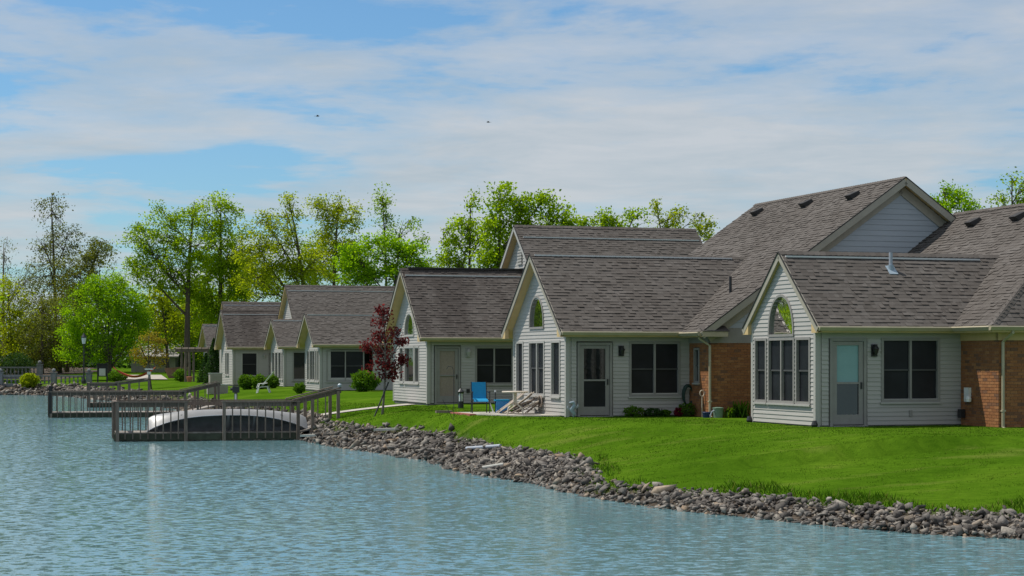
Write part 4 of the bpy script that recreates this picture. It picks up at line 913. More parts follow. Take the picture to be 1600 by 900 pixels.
for i, (bx, Y, sd) in enumerate(((-150, 158, 50), (-420, 165, 51), (-780, 150, 52), (-1250, 140, 53))):
    tree('shore_tree', ['leafy tree on the far shore just outside the left edge', 'second leafy tree along the far shore', 'third leafy tree along the far shore', 'fourth leafy tree along the far shore'][i], Y, bx, 600,
         [(bx - 60, 420, 60, 50), (bx + 50, 400, 60, 50), (bx, 350, 50, 40), (bx - 90, 500, 60, 50), (bx + 80, 490, 60, 50), (bx, 530, 90, 40)], 'leaf_green', .42, 1.3, .35, 'bark', G0, seed=sd, clump=1.2)
def copy_tree(o, loc, rz, sc_, label):
    c = o.copy(); C.objects.link(c); c.location = loc; c.rotation_euler.z = rz; c.scale = (sc_,) * 3; c['label'] = label
    for ch in o.children:
        k = ch.copy(); C.objects.link(k); k.parent = c
    return c
_src = [o for o in bpy.data.objects if o.name.startswith('shore_tree')]
for i, (x_, y_) in enumerate(((-58, 172), (-72, 168), (-86, 176), (-98, 165), (-112, 170), (-128, 160), (-66, 190), (-92, 195))):
    copy_tree(_src[i % 4], (x_, y_, gz(x_, y_)), i * 1.3, 1.25, ['fifth', 'sixth', 'seventh', 'eighth', 'ninth', 'tenth', 'eleventh', 'twelfth'][i] + ' leafy tree of the wood on the far shore left of the view')
stk = MB(); sp = Vector((X(583, 64.2), 64.2, 0)); sp.z = gz(sp.x, sp.y) - .1; stk.tube([sp, sp + Vector((.50, .25, 1.25))], .028, 6)
tag(stk.build('tree_stake', MT['dark_metal']), 'dark stake leaning against the red maple trunk', 'stake')

def woodland():
    rr = np.random.RandomState(77); pts = []; rnd = []; wood = MB()
    for k in range(360):
        px = rr.uniform(-420, 760); Y = rr.uniform(215, 250); top = 500 + 34 * math.sin(px * .013 + 1) + rr.uniform(-26, 30)
        cy = rr.uniform(top, 585); c = P(px, cy, Y); n = 75; tone = rr.normal(.45, .2)
        pts.append(np.array(c) + rr.normal(0, 1, (n, 3)) * np.array([1.5, 1.4, 1.2])); rnd.append(np.clip(rr.normal(tone, .15, n), 0, 1))
    for k in range(70):
        px = rr.uniform(-420, 760); Y = rr.uniform(212, 250); wood.tube([P(px, 600, Y), P(px + rr.uniform(-4, 4), 510, Y)], [.2, .07], 5)
    w = link('woodland', leaf_mesh('woodland', np.concatenate(pts), .62, MT['leaf_dark'], np.concatenate(rnd), 0, rr), kind='stuff'); tag(w, 'dark woodland far behind the houses', 'woodland')
    wood.build('woodland_stems', MT['bark'], w)
woodland()

def shrub(name, label, x, y, rx, rz, leaf, size, n, seed, group=None, shape='ball', ry=None, z0=None):
    rr = np.random.RandomState(seed); z0 = gz(x, y) if z0 is None else z0; T = thing(name, label, 'shrub', (x, y, z0), 0, group); ry = ry or rx
    v = rr.normal(0, 1, (n, 3)); v /= np.linalg.norm(v, axis=1)[:, None]; rad = rr.rand(n) ** .25
    lump = 1 + .10 * rr.normal(0, 1, n) * .6 + .17 * np.sin(v[:, 0] * 5 + seed) * np.cos(v[:, 2] * 6 + seed * 2) + .08 * np.sin(v[:, 1] * 9)
    p = v * (rad * lump)[:, None]
    if shape == 'cone':
        t = rr.rand(n) ** 1.25; a = rr.rand(n) * 6.283; q = (1 - t) ** .75 * (rr.rand(n) ** .3) * (1 + .15 * np.sin(a * 5 + t * 14)); p = np.stack([np.cos(a) * q, np.sin(a) * q, t * 2 - 1], 1)
    if shape == 'flat': p[:, 2] = np.clip(p[:, 2], -1, .78)
    p = p * np.array([rx, ry, rz]) + np.array([0, 0, rz * .97]); tone = .5 + .18 * np.sin(v[:, 0] * 4 + seed) * np.sin(v[:, 2] * 5)
    link('foliage', leaf_mesh('foliage', p, size, MT[leaf], np.clip(rr.normal(tone, .18), 0, 1), 0, rr), T)
    st = MB()
    for k in range(6): st.tube([(rr.uniform(-.1, .1) * rx, rr.uniform(-.1, .1) * ry, -.05), (rr.uniform(-.6, .6) * rx, rr.uniform(-.6, .6) * ry, rz * 1.1)], [.025, .008], 4)
    st.build('stem', MT['bark'], T); return T
def at(px, Y): return X(px, Y), Y
GS = 'shrubs by the houses and shore'
shrub('clipped_shrub', 'clipped yellow-green shrub in front of the stone balustrade', *at(46, 151.2), .72, .66, 'leaf_yellow', .13, 3200, 1, GS, 'flat')
shrub('round_shrub', 'small clipped round shrub at the corner of the dark-windowed houses', *at(468, 103), .33, .30, 'leaf_shrub', .06, 2600, 2, GS)
shrub('loose_shrub', 'loose dark green shrub behind the red maple', *at(571, 100.5), .74, .55, 'leaf_shrub', .10, 4200, 3, GS)
shrub('leafy_shrub', 'bright leafy shrub left of the white-framed window', *at(386, 117.5), .54, .45, 'leaf_shrub', .10, 3000, 4, GS)
shrub('leafy_shrub', 'bright leafy shrub below the far porch lamp', *at(406, 117), .50, .42, 'leaf_shrub', .10, 2800, 5, GS)
shrub('leafy_shrub', 'bright leafy shrub behind the reclined white chair', *at(425, 117), .42, .40, 'leaf_shrub', .10, 2200, 6, GS)
shrub('evergreen_shrub', 'tall dark conical evergreen beside the farthest house', *at(334, 136), .78, 1.62, 'leaf_dark', .11, 5200, 7, GS, 'cone')
shrub('evergreen_shrub', 'second dark evergreen tucked between the farthest houses', *at(322, 141), .7, 1.1, 'leaf_dark', .11, 3600, 8, GS, 'cone')
shrub('wood_shrub', 'dark shrub in the wood behind the balustrade', *at(25, 165), 1.5, 1.1, 'leaf_dark', .16, 2600, 9, GS)
shrub('wood_shrub', 'low green shrub at the foot of the multi-stem tree', *at(183, 154), .8, .4, 'leaf_shrub', .12, 1600, 10, GS)
shrub('porch_shrub', 'small shrub with red pot flowers beside the pergola', *at(283, 146), .6, .5, 'leaf_shrub', .11, 1600, 12, GS)
shrub('pine_shrub', 'dark pine rising behind the golden young tree', *at(262, 205), 3.2, 3.6, 'leaf_dark', .34, 4200, 13, GS, 'cone')
shrub('pine_shrub', 'dark rounded thicket right of the far grey house', *at(300, 195), 3.4, 2.6, 'leaf_shrub', .3, 4200, 14, GS)
def local(H, x, y, z=0): return H.matrix_basis @ Vector((x, y, z))
for H in HOUSES.values(): H.matrix_basis
bpy.context.view_layer.update()
GB = 'plants in the bed below the double window'
for i, (px, r, h, lf, lb) in enumerate(((990, .30, .16, 'leaf_shrub', 'low green plant left in the bed under the double window'), (1020, .34, .13, 'leaf_dark', 'flat dark plant in the middle of the bed under the double window'), (1038, .2, .10, 'leaf_shrub', 'smallest green plant in the bed under the double window'), (1060, .14, .13, 'flower_red', 'dark red flowering plant in the bed near the hose'), (1074, .30, .20, 'leaf_shrub', 'bright green plant in the bed below the hose'))):
    p = local(B, sidex(OB, px, -.4), -.4); shrub('bed_plant', lb, p.x, p.y, r, h, lf, .055, 700, 30 + i, GB, z0=0)
def blade_plant(name, label, x, y, h, n, spread, seed, leaf='leaf_shrub'):
    rr = np.random.RandomState(seed); T = MB(); z = gz(x, y)
    for k in range(n):
        a = rr.rand() * 6.28; l = h * rr.uniform(.6, 1.1); b = Vector((rr.normal(0, spread * .3), rr.normal(0, spread * .3), 0)); d = Vector((math.cos(a), math.sin(a), 0)); w = d.cross(Vector((0, 0, 1))) * .022; q = spread * rr.uniform(.3, 1)
        m = b + d * q * .4 + Vector((0, 0, l * .7)); t = b + d * q + Vector((0, 0, l)); T.add([b - w, b + w, m + w, m - w, t], [(0, 1, 2, 3), (3, 2, 4)])
    o = T.build(name, MT[leaf]); o.location = (x, y, z); return tag(o, label, 'plant', 'strappy leaved plants')
p = local(B, sidex(OB, 1158, -2.0), -2.0); blade_plant('strap_leaf_plant', 'clump of bright strappy leaves at the corner of the nearest house', p.x, p.y, .5, 70, .38, 3)
p = local(B, sidex(OB, 1140, -1.95), -1.95); blade_plant('strap_leaf_plant', 'small dark clump of leaves right of the green bucket', p.x, p.y, .3, 40, .3, 4, 'leaf_shrub')

# ------------------------------------------------------------------ docks
def dock(name, label, px, Y, ang, Ln, W, zd, zr, gaps, ramp, posts=True, back=True, pitch=.27, group='wooden docks'):
    D_ = thing(name, label, 'dock', (X(px, Y), Y, 0), ang, group); m = MT['old_wood']
    pl = int(Ln / .145)
    me = MB().box(.0, .138, -.02, W + .02, zd - .04, zd).mesh('deck_plank', MT['deck_wood'])
    for i in range(pl):
        o = link('deck_plank', me, D_); o.location = (i * .145, 0, random.uniform(-.004, .004))
    fb = MB(); fb.box(-.02, Ln, -.062, -.022, zd - .27, zd - .045); fb.build('fascia_board', MT['wet_wood'], D_)
    fb = MB(); fb.box(-.062, -.022, -.062, W + .06, zd - .27, zd - .045); fb.build('fascia_board', MT['wet_wood'], D_)
    fb = MB(); fb.box(-.02, Ln, W + .022, W + .062, zd - .27, zd - .045); fb.build('fascia_board', MT['wet_wood'], D_)
    def post(x, y, top, bot): MB().box(x - .055, x + .055, y - .055, y + .055, bot, top).build('post', m, D_)
    def rail(a, b, w=.14, h=.04, nm='top_rail'): MB().bar(a, b, w, h).build(nm, m, D_)
    bal = MB().box(-.02, .02, -.02, .02, zd - .22, zr - .01).mesh('baluster', m)
    for y, skip in ((-.12, True), (W + .12, False)):
        if y > 0 and not back: continue
        runs = gaps if skip else [(0, Ln)]
        for (a, b) in runs:
            for x in (a, b): post(x, y, zr - .001, zd - .62)
            rail((a - .08, y, zr + .02), (b + .08, y, zr + .02)); rail((a, y + (.05 if y < 0 else -.05), zr - .09), (b, y + (.05 if y < 0 else -.05), zr - .09), .035, .14, 'rail_board')
            n = max(1, int(round((b - a) / pitch)))
            for k in range(1, n):
                o = link('baluster', bal, D_); o.location = (a + (b - a) * k / n, y + (-.04 if y < 0 else .04), 0)
    rail((-.02, -.12, zr + .018), (-.02, W + .12, zr + .018)); 
    for k in range(1, int(W / .27)):
        o = link('baluster', bal, D_); o.location = (-.08, W * k / int(W / .27), 0)
    if ramp:
        rl, rise = ramp; slp = MB()
        slp.prism([(Ln, -.02, zd - .05), (Ln + rl, -.02, zd + rise * .8 - .05), (Ln + rl, -.02, zd + rise * .8 + .0), (Ln, -.02, zd)], (0, W + .04, 0)); slp.build('ramp', MT['deck_wood'], D_)
        for y in (-.12, W + .12):
            if y > 0 and not back: continue
            a = Vector((Ln - .25, y, zr + .06)); b = Vector((Ln + rl + .1, y, zr + rise + .06)); rail(a, b); rail(a + Vector((0, .05, -.12)), b + Vector((0, .05, -.12)), .035, .13, 'rail_board')
            for k in range(1, 4):
                t = k / 3; x = Ln + rl * t; post(x, y, zr + rise * t * .97 - .04, zd + rise * .8 * t - .35) if k != 2 else MB().box(x - .02, x + .02, y - .06, y - .02, zd + rise * .3, zr + rise * t * .97).build('baluster', m, D_)
    for x in (.3, Ln * .5, Ln - .3):
        for y in (.2, W - .2): MB().tube([(x, y, -2.4), (x, y, zd - .05)], .09, 7).build('pile', MT['wet_wood'], D_)
    return D_
d1 = dock('dock', 'nearest wooden dock with a canoe lying inside its railing', 181, 65.4, R(13), 6.25, 1.9, -.80, .23, [(0.05, 2.35), (3.65, 6.2)], (1.35, .42))
cap = MB(); cap.lathe([(.03, .0), (.07, .03), (.075, .09), (.03, .14)], 10); o = cap.build('post_cap', MT['pipe_blue'], d1); o.location = (7.65, -.12, .72)
d2 = dock('dock', 'second wooden dock beyond the canoe dock', 78, 92.0, R(13), 6.5, 2.0, -.85, .12, [(0.05, 6.4)], (1.5, .42), pitch=.30)
for yy in (-.12, .25): MB().box(-.04 + yy * .1, .10 + yy * .1, yy - .06, yy + .06, -.9, .42).build('mooring_post', MT['dark_rubber'], d2)
d3 = dock('dock', 'farthest small wooden dock with a pale bench', 138, 111.5, R(10), 1.75, 1.6, -.82, .30, [(0.05, 1.7)], (1.7, .25), pitch=.35)
bn = thing('bench', 'pale plank bench on the farthest dock', 'bench', tuple(d3.matrix_basis @ Vector((.1, .5, -.82))), R(10))
MB().box(0, 1.75, 0, .4, .40, .45).build('seat', MT['paper'], bn)
for x in (.15, 1.5): MB().box(x, x + .1, .05, .35, 0, .40).build('leg', MT['old_wood'], bn)

def canoe():
    T = thing('canoe', 'long white canoe lying on its side on the nearest dock', 'canoe')
    n, k = 44, 18; Lh = 2.78; hull = MB(); inn = MB(); V = []; VI = []
    def sec(u, ph, inset):
        t = abs(u); b = .46 * max(0, 1 - t ** 2.6) ** .72; d = .40 * (1 - .10 * t ** 2); sh = .30 * t ** 2.4 + .02; b = max(.004, b - inset); dd = d - inset
        s_, c_ = math.sin(ph), math.cos(ph)
        y = b * math.copysign(abs(s_) ** .62, s_); z = -dd * abs(c_) ** .75 + .05 * t ** 3
        z = z + (sh) * (1 - abs(c_)) ** 1.0
        if t > .93: z += (t - .93) * 1.4 * (abs(c_))
        return (u * Lh * (1 - .02 * abs(c_)), y, z)
    for i in range(n + 1):
        u = -1 + 2 * i / n
        for j in range(k + 1):
            ph = -math.pi / 2 + math.pi * j / k; V.append(sec(u, ph, 0)); VI.append(sec(u, ph, .018))
    fs = [(i * (k + 1) + j, i * (k + 1) + j + 1, (i + 1) * (k + 1) + j + 1, (i + 1) * (k + 1) + j) for i in range(n) for j in range(k)]
    hull.add(V, fs, .5); inn.add(VI, fs, .5)
    hull.build('hull', MT['canoe_white'], T, smooth=True); inn.build('lining', MT['canoe_inside'], T, smooth=True)
    for j in (0, k):
        g = MB(); g.tube([Vector(V[i * (k + 1) + j]) + Vector((0, 0, .005)) for i in range(n + 1)], .018, 6); g.build('gunwale', MT['aluminium'], T)
    for xx, nm in ((-1.5, 'seat'), (0, 'thwart'), (.9, 'thwart'), (1.75, 'seat')):
        u = xx / Lh; b = .46 * (1 - abs(u) ** 2.6) ** .72 - .02; MB().box(xx - (.13 if nm == 'seat' else .04), xx + (.13 if nm == 'seat' else .04), -b, b, -.08 if nm == 'seat' else -.03, -.05 if nm == 'seat' else 0).build(nm, MT['canoe_inside' if nm == 'seat' else 'aluminium'], T)
    for s in (-1, 1):
        e = MB(); e.prism([(s * Lh * .985, 0, .30), (s * Lh * .86, .11, .20), (s * Lh * .86, -.11, .20)], (0, 0, -.02)); e.build('end_cap', MT['canoe_white'], T)
    Y = 66.75; T.rotation_euler = (R(141), 0, R(13)); T.location = (X(356, Y), Y, -.80 + .30)
    return T
canoe()

# ------------------------------------------------------------------ patio and garden things
pt = MB(); pts_ = [local(B, -.03, .5), local(B, -.03, 4.8), local(B, -2.0, 4.8), local(B, -2.0, 2.6), local(B, -1.1, .8)]; pt.prism([Vector((p.x, p.y, gz(p.x, p.y) * .0 + .035)) for p in pts_], (0, 0, -.6)); pt.build('patio', MT['concrete'], kind='structure')
pe = thing('paver_edging', 'row of red pavers along the patio edge', 'edging', tuple(local(B, -2.01, 2.6)), TH)
for i in range(10): MB().box(-.20, .0, i * .225, i * .225 + .21, -.3, .035).build('paver', MT['red_paver'], pe)
wk = MB()
for i in range(12):
    for j in range(4):
        q = [local(Ch, -.05 - .36 * (i + a), 1.6 + .36 * (j + c_)) for a, c_ in ((0, 0), (1, 0), (1, 1), (0, 1))]; wk.add([(p.x, p.y, gz(p.x, p.y) + .03) for p in q], [(0, 1, 2, 3)], .5)
wk.build('path', MT['concrete'], kind='structure')
def sling_chair(x, y, z, rz):
    T = thing('patio_chair', 'blue sling patio chair with a black frame', 'chair', (x, y, z), rz); m = MT['dark_metal']
    for s in (-1, 1):
        MB().tube([(s * .27, -.27, 0), (s * .27, -.25, .62), (s * .27, .20, .64)], .016, 6).build('leg', m, T)
        MB().tube([(s * .245, .30, 0), (s * .24, .22, .40), (s * .235, .36, .96)], .016, 6).build('leg', m, T)
        MB().tube([(s * .235, -.24, .42), (s * .235, .24, .38)], .016, 6).build('seat_frame', m, T)
        MB().box(s * .27 - .025, s * .27 + .025, -.28, .18, .635, .665).build('armrest', m, T)
    MB().prism([(-.23, -.26, .36), (.23, -.26, .36), (.23, -.20, .415), (.23, .23, .44), (-.23, .23, .44), (-.23, -.20, .415)], (0, 0, -.012)).build('seat', MT['blue_sling'], T)
    MB().prism([(-.228, .225, .41), (.228, .225, .41), (.228, .355, .95), (-.228, .355, .95)], (0, .012, 0)).build('backrest', MT['blue_sling'], T)
    return T
q = P(750, 646, 59.6); sling_chair(q.x, 59.6, .04, R(8))
def patio_table(x, y, z):
    T = thing('patio_table', 'round cream patio table with curved legs beside the gable wall', 'table', (x, y, z))
    MB().lathe([(.36, .655), (.40, .665), (.405, .69), (.39, .705)], 28).build('table_top', MT['beige_plastic'], T, smooth=False)
    MB().lathe([(.05, .28), (.04, .5), (.06, .66)], 10).build('pedestal', MT['beige_plastic'], T)
    for k in range(4):
        a = math.pi / 4 + k * math.pi / 2; d = Vector((math.cos(a), math.sin(a), 0))
        MB().tube([d * .03 + Vector((0, 0, .60)), d * .05 + Vector((0, 0, .36)), d * .16 + Vector((0, 0, .27)), d * .29 + Vector((0, 0, .20)), d * .34 + Vector((0, 0, .0))], .024, 6).build('leg', MT['beige_plastic'], T)
patio_table(X(805, 58.0), 58.0, .035)
def folded_lounger(px, Y, rz, label):
    T = thing('folded_lounger', label, 'chair', (X(px, Y), Y, .04), rz, 'folded loungers on the patio')
    for s in (-1, 1):
        MB().tube([(-.62, s * .26, .02), (.05, s * .26, .50), (.22, s * .26, .66)], .02, 6).build('side_rail', MT['beige_plastic'], T)
        MB().tube([(-.45, s * .23, .02), (.45, s * .23, .40)], .02, 6).build('leg', MT['beige_plastic'], T)
        MB().tube([(.0, s * .2, .02), (.62, s * .2, .52)], .018, 6).build('leg', MT['taupe_sling'], T)
    MB().prism([(-.55, -.25, .05), (.18, -.25, .60), (.18, .25, .60), (-.55, .25, .05)], (.01, 0, .012)).build('sling', MT['taupe_sling'], T)
    MB().prism([(-.2, -.22, .05), (.45, -.22, .38), (.45, .22, .38), (-.2, .22, .05)], (.01, 0, -.012)).build('seat', MT['taupe_sling'], T)
folded_lounger(808, 59.2, R(6), 'folded beige lounger frame leaning under the patio table')
folded_lounger(822, 58.9, R(-8), 'second folded lounger with dark arms beside the gable wall')
T = thing('storage_bin', 'blue plastic bin standing behind the patio table', 'bin', (X(784, 59.9), 59.9, .04), R(10))
MB().prism([(-.17, -.15, 0), (.17, -.15, 0), (.20, -.17, .36), (-.20, -.17, .36)], (0, .32, 0)).build('body', MT['blue_plastic'], T); MB().box(-.22, .22, -.19, .19, .36, .41).build('lid', MT['blue_sling'], T)
T = thing('umbrella_stand', 'thin black pole standing beside the blue bin', 'pole', (X(774, 59.8), 59.8, .04)); MB().tube([(0, 0, 0), (0, 0, .66)], .018, 6).build('shaft', MT['dark_metal'], T); MB().lathe([(.03, .64), (.03, .70)], 8).build('cap', MT['white_plastic'], T)
pd = MB(); pd.bar((X(770, 59.3) + .03, 59.3, .04), (X(766, 59.3) - .02, 59.45, .36), .035, .02); tag(pd.build('wooden_slat', MT['white_plastic']), 'short white slat leaning beside the blue chair', 'slat')
Y = 66.8; T = thing('path_light', 'dark bollard lantern on the lawn beside the storm door', 'lamp', (X(720, Y), Y, gz(X(720, Y), Y)))
MB().lathe([(.10, 0), (.10, .24)], 10).build('base', MT['dark_metal'], T); MB().lathe([(.075, .24), (.075, .52)], 10).build('lens', MT['lamp_glass'], T); MB().lathe([(.11, .52), (.12, .58), (.03, .68)], 10).build('cap', MT['dark_metal'], T)
for a in range(4): MB().box(.08 * math.cos(a * 1.57) - .012, .08 * math.cos(a * 1.57) + .012, .08 * math.sin(a * 1.57) - .012, .08 * math.sin(a * 1.57) + .012, .24, .52).build('bar', MT['dark_metal'], T)
Y = 58.6; xh = X(709, Y); zh = gz(xh, Y); T = thing('garden_hook', 'tall thin black garden hook standing on the lawn near the stones', 'hook', (xh, Y, zh))
MB().tube([(0, 0, -.1), (0, 0, 1.5), (-.05, 0, 1.62), (-.16, 0, 1.64), (-.22, 0, 1.55)], .009, 5).build('shaft', MT['dark_metal'], T); MB().tube([(-.02, 0, 0), (-.34, .05, .62)], .007, 4).build('brace', MT['dark_metal'], T)
Y = 60.8; lp = MB(); lp.bar((X(681, Y), Y, 0), (X(706, Y), Y + .15, 0), .16, .07); o = lp.build('timber_block', MT['old_wood']); o.location.z = gz(X(693, Y), Y) + .06; tag(o, 'short grey timber lying on the lawn near the stones', 'timber')
# hose reel and fittings by the middle house
p = local(B, -.10, 2.15, .42); T = thing('hose_reel', 'small dark hose holder on the gable wall beside the patio table', 'hose reel', tuple(p), TH)
MB().tube([(-.01 + 0, .17 * math.cos(a * .5236), .17 * math.sin(a * .5236)) for a in range(13)], .022, 6).build('coil', MT['taupe_sling'], T); MB().box(-.05, .08, -.05, .05, -.05, .05).build('bracket', MT['dark_metal'], T)
p = local(B, .12, -.22, 0); T = thing('garden_ornament', 'pale seahorse shaped ornament at the corner of the middle house', 'ornament', tuple(p), TH)
MB().tube([(.02, 0, 0), (.06, 0, .10), (-.04, 0, .22), (.06, 0, .34), (.02, 0, .44), (-.10, 0, .43)], [.03, .055, .075, .06, .05, .02], 8).build('body', MT['pipe_blue'], T, smooth=True); MB().prism([(-.05, -.01, .18), (-.18, -.01, .26), (-.15, -.01, .34)], (0, .02, 0)).build('fin', MT['pvc'], T); MB().prism([(.08, -.01, .22), (.2, -.01, .33), (.16, -.01, .4)], (0, .02, 0)).build('fin', MT['pvc'], T)
p = local(B, LB - .12, -.16, .65); T = thing('garden_hose', 'dark green hose coiled on the wall beside the brick corner', 'hose', tuple(p), TH)
for k in range(5): MB().tube([(.17 * math.cos(a * .4488) * (1 - .04 * k), -.02 * k, .30 * math.sin(a * .4488) - .015 * k) for a in range(15)], .022, 6).build('coil', MT['hose_green'], T)
MB().box(-.10, .10, -.06, .06, .16, .22).build('hanger', MT['aluminium'], T)
p = local(B, sidex(OB, 1097, -1.2), -1.2, 0); T = thing('garden_post', 'slender pale post with a ring at its top against the brick', 'post', (p.x, p.y, 0), TH)
MB().tube([(0, 0, 0), (0, 0, .62)], .016, 6).build('shaft', MT['beige_plastic'], T); MB().tube([(.07 * math.cos(a * .5236), 0, .70 + .09 * math.sin(a * .5236)) for a in range(13)], .016, 6).build('ring', MT['beige_plastic'], T)
p = local(B, sidex(OB, 1122, -2.0), -2.0, 0); T = thing('bucket', 'grey-green bucket with a pale lid below the downspout', 'bucket', (p.x, p.y, 0), TH)
MB().lathe([(.13, -.02), (.155, .27)], 16).build('body', MT['green_plastic'], T, smooth=False); MB().lathe([(.165, .27), (.165, .295), (.06, .31)], 16).build('lid', MT['green_plastic'], T)
MB().tube([(-.14, -.05, .22), (-.22, -.06, .18), (-.27, -.06, .06), (-.27, -.06, 0)], .022, 6).build('spout', MT['pvc'], T)
p = local(B, sidex(OB, 1104, -1.9), -1.9, 0); tag(MB().lathe([(.10, 0), (.13, .16), (.12, .17)], 12).build('flower_pot', MT['navy']), 'small dark blue pot beside the grey-green bucket', 'pot').location = (p.x, p.y, 0)
# pipes and slabs among the stones
def hit(px, py):
    Y = 25.0
    while Y < 120:
        q = P(px, py, Y)
        if q.z <= gz(q.x, q.y): return q
        Y += .1
    return q
def pipe(px0, py0, px1, py1, z, r, label, mat):
    a = hit(px0, py0 + 4); b = hit(px1, py1 + 4)
    T = MB(); n = 14; d = (b - a); a.z += .09; b.z += .09; T.tube([a, b], r, n); tag(T.build('drain_pipe', MT[mat], smooth=False), label, 'pipe', 'drain pipes in the stones')
pipe(729, 702, 782, 698, -.86, .055, 'long pale blue drain pipe lying across the stones', 'pvc')
pipe(754, 733, 786, 728, -.98, .05, 'short white drain pipe low on the stones near the water', 'paper')
for (px, py, z, ln, lb) in ((603, 678, -.62, .38, 'pale flat slab on the stones below the red maple'), (488, 687, -1.0, .4, 'pale flat slab at the waterline beside the dock')):
    a = hit(px, py + 2); o = MB().prism([(-ln, -.15, 0), (ln * .8, -.18, .02), (ln, .1, .02), (-ln * .7, .16, 0)], (0, 0, .07)).build('flat_slab', MT['paper']); o.location = (a.x, a.y, gz(a.x, a.y) + .13); tag(o, lb, 'slab')

# ------------------------------------------------------------------ far shore things
def balustrade(px0, px1, Y, pil, label, zoff=0.0):
    x0, x1 = X(px0, Y), X(px1, Y); zb = gz((x0 + x1) / 2, Y) - .05 + zoff; T = thing('balustrade', label, 'balustrade', (x0, Y, zb), 0, 'stone balustrades on the far shore'); m = MT['stone_cast']; L_ = x1 - x0
    MB().box(0, L_, -.13, .13, -.4, .16).build('plinth', m, T); MB().box(0, L_, -.14, .14, .70, .82).build('top_rail', m, T)
    pr = MB().lathe([(.07, .16), (.05, .22), (.085, .36), (.04, .55), (.07, .66), (.07, .70)], 8).mesh('baluster', m)
    ps = [X(p_, Y) - x0 for p_ in pil]; k = 0; x = .2
    while x < L_ - .1:
        if all(abs(x - q_) > .28 for q_ in ps): o = link('baluster', pr, T); o.location = (x, 0, 0)
        x += .33
    for q_ in ps:
        w = MB().box(q_ - .21, q_ + .21, -.21, .21, -.4, .98).box(q_ - .26, q_ + .26, -.26, .26, .98, 1.05).build('pillar', m, T)
        MB().lathe([(.06, 1.05), (.16, 1.16), (.15, 1.28), (.03, 1.36)], 10, (q_, 0)).build('finial', m, w)
balustrade(-90, 144, 152.5, (0.5, 84, 139), 'pale stone balustrade with three pillars on the far shore')
balustrade(-60, 64, 163, (62,), 'second stone balustrade standing behind the first', .25)
Y = 151.3; xx = X(131, Y); zz = gz(xx, Y); T = thing('lamp_post', 'tall black lamp post with a glass lantern on the far shore', 'lamp post', (xx, Y, zz))
MB().lathe([(.16, -.1), (.16, .25), (.09, .45), (.06, .6), (.05, 3.1), (.09, 3.15)], 10).build('post', MT['dark_metal'], T); MB().lathe([(.12, 3.15), (.19, 3.62)], 10).build('lantern', MT['lamp_glass'], T); MB().lathe([(.22, 3.62), (.20, 3.70), (.10, 3.86), (.03, 4.0)], 10).build('cap', MT['dark_metal'], T)
Y = 150.5; xx = X(160, Y); T = thing('notice_board', 'dark framed notice board with a pale blank sheet beside the multi-stem tree', 'notice board', (xx, Y, gz(xx, Y)))
for s in (-1, 1): MB().box(s * .36 - .05, s * .36 + .05, -.05, .05, -.1, 1.55).build('post', MT['dark_rubber'], T)
MB().box(-.31, .31, -.03, .03, .55, 1.5).build('board', MT['dark_rubber'], T); MB().box(-.25, .25, -.045, -.032, .62, 1.18).build('sheet', MT['paper'], T); MB().box(-.45, .45, -.12, .12, 1.5, 1.58).build('roof', MT['dark_rubber'], T)
Y = 143; a = P(182, 578, Y); b = P(238, 577, Y); T = thing('hammock', 'red hammock strung between the multi-stem tree and a pale post', 'hammock', (a.x, Y, 0))
prf = [(a.x + (b.x - a.x) * t, Y, a.z - .52 * 4 * t * (1 - t)) for t in [i / 14 for i in range(15)]]
hm = MB()
for i in range(14):
    w0 = .28 * math.sin(math.pi * i / 14); w1 = .28 * math.sin(math.pi * (i + 1) / 14)
    for s in (-1, 1):
        A_, B_ = prf[i], prf[i + 1]; hm.add([(A_[0] - a.x, s * w0, A_[2] + .10 * (w0 > 0)), (B_[0] - a.x, s * w1, B_[2] + .10 * (w1 > 0)), (B_[0] - a.x, 0, B_[2] - .06), (A_[0] - a.x, 0, A_[2] - .06)], [(0, 1, 2, 3)])
hm.build('bed', MT['red_cloth'], T)
for q_ in (prf[0], prf[-1]): MB().tube([(q_[0] - a.x, 0, q_[2]), (q_[0] - a.x + (.25 if q_ is prf[-1] else -.25), 0, q_[2] + .22)], .03, 5).build('rope', MT['red_cloth'], T)
Y = 128; xx = X(233, Y); T = thing('bird_feeder_post', 'grey post with a small white roofed feeder beside the golden tree', 'feeder', (xx, Y, gz(xx, Y)))
MB().box(-.06, .06, -.06, .06, -.1, 1.1).build('post', MT['stone_cast'], T); MB().box(-.12, .12, -.1, .1, 1.1, 1.3).build('house', MT['white_plastic'], T); MB().box(-.26, .26, -.2, .2, 1.42, 1.50).build('roof', MT['white_plastic'], T); MB().box(-.02, .02, -.02, .02, 1.3, 1.42).build('rod', MT['dark_metal'], T)
Y = 166; xx = X(276, Y); T = thing('skip_bin', 'brown flared metal skip near the pergola', 'bin', (xx, Y, gz(xx, Y)), 0)
MB().prism([(-.6, -.6, 0), (.75, -.6, 0), (.95, -.6, .95), (-.95, -.6, .8)], (0, 1.2, 0)).build('body', MT['brown_metal'], T); MB().bar((-.95, -.62, .82), (.95, -.62, .97), .06, .06).build('rim', MT['brown_metal'], T)
wf = MB()
for i in range(24):
    for j in range(10):
        xa, ya = -110 + i * 4.0, 157.5 + j * 9; q = [(xa, ya), (xa + 4, ya), (xa + 4, ya + 9), (xa, ya + 9)]
        if X(150, ya) < xa + 4: continue
        wf.add([(u, v_, gz(u, v_) + .03) for u, v_ in q], [(0, 1, 2, 3)], .5)
wf.build('wood_floor', MT['mulch'], kind='structure')
Y = 164; dw = MB(); dw.add([(X(180, 158), 158, .05), (X(262, 158), 158, .05), (X(252, 178), 178, .25), (X(192, 178), 178, .25)], [(0, 1, 2, 3)]); dw.build('driveway', MT['driveway'], kind='structure')
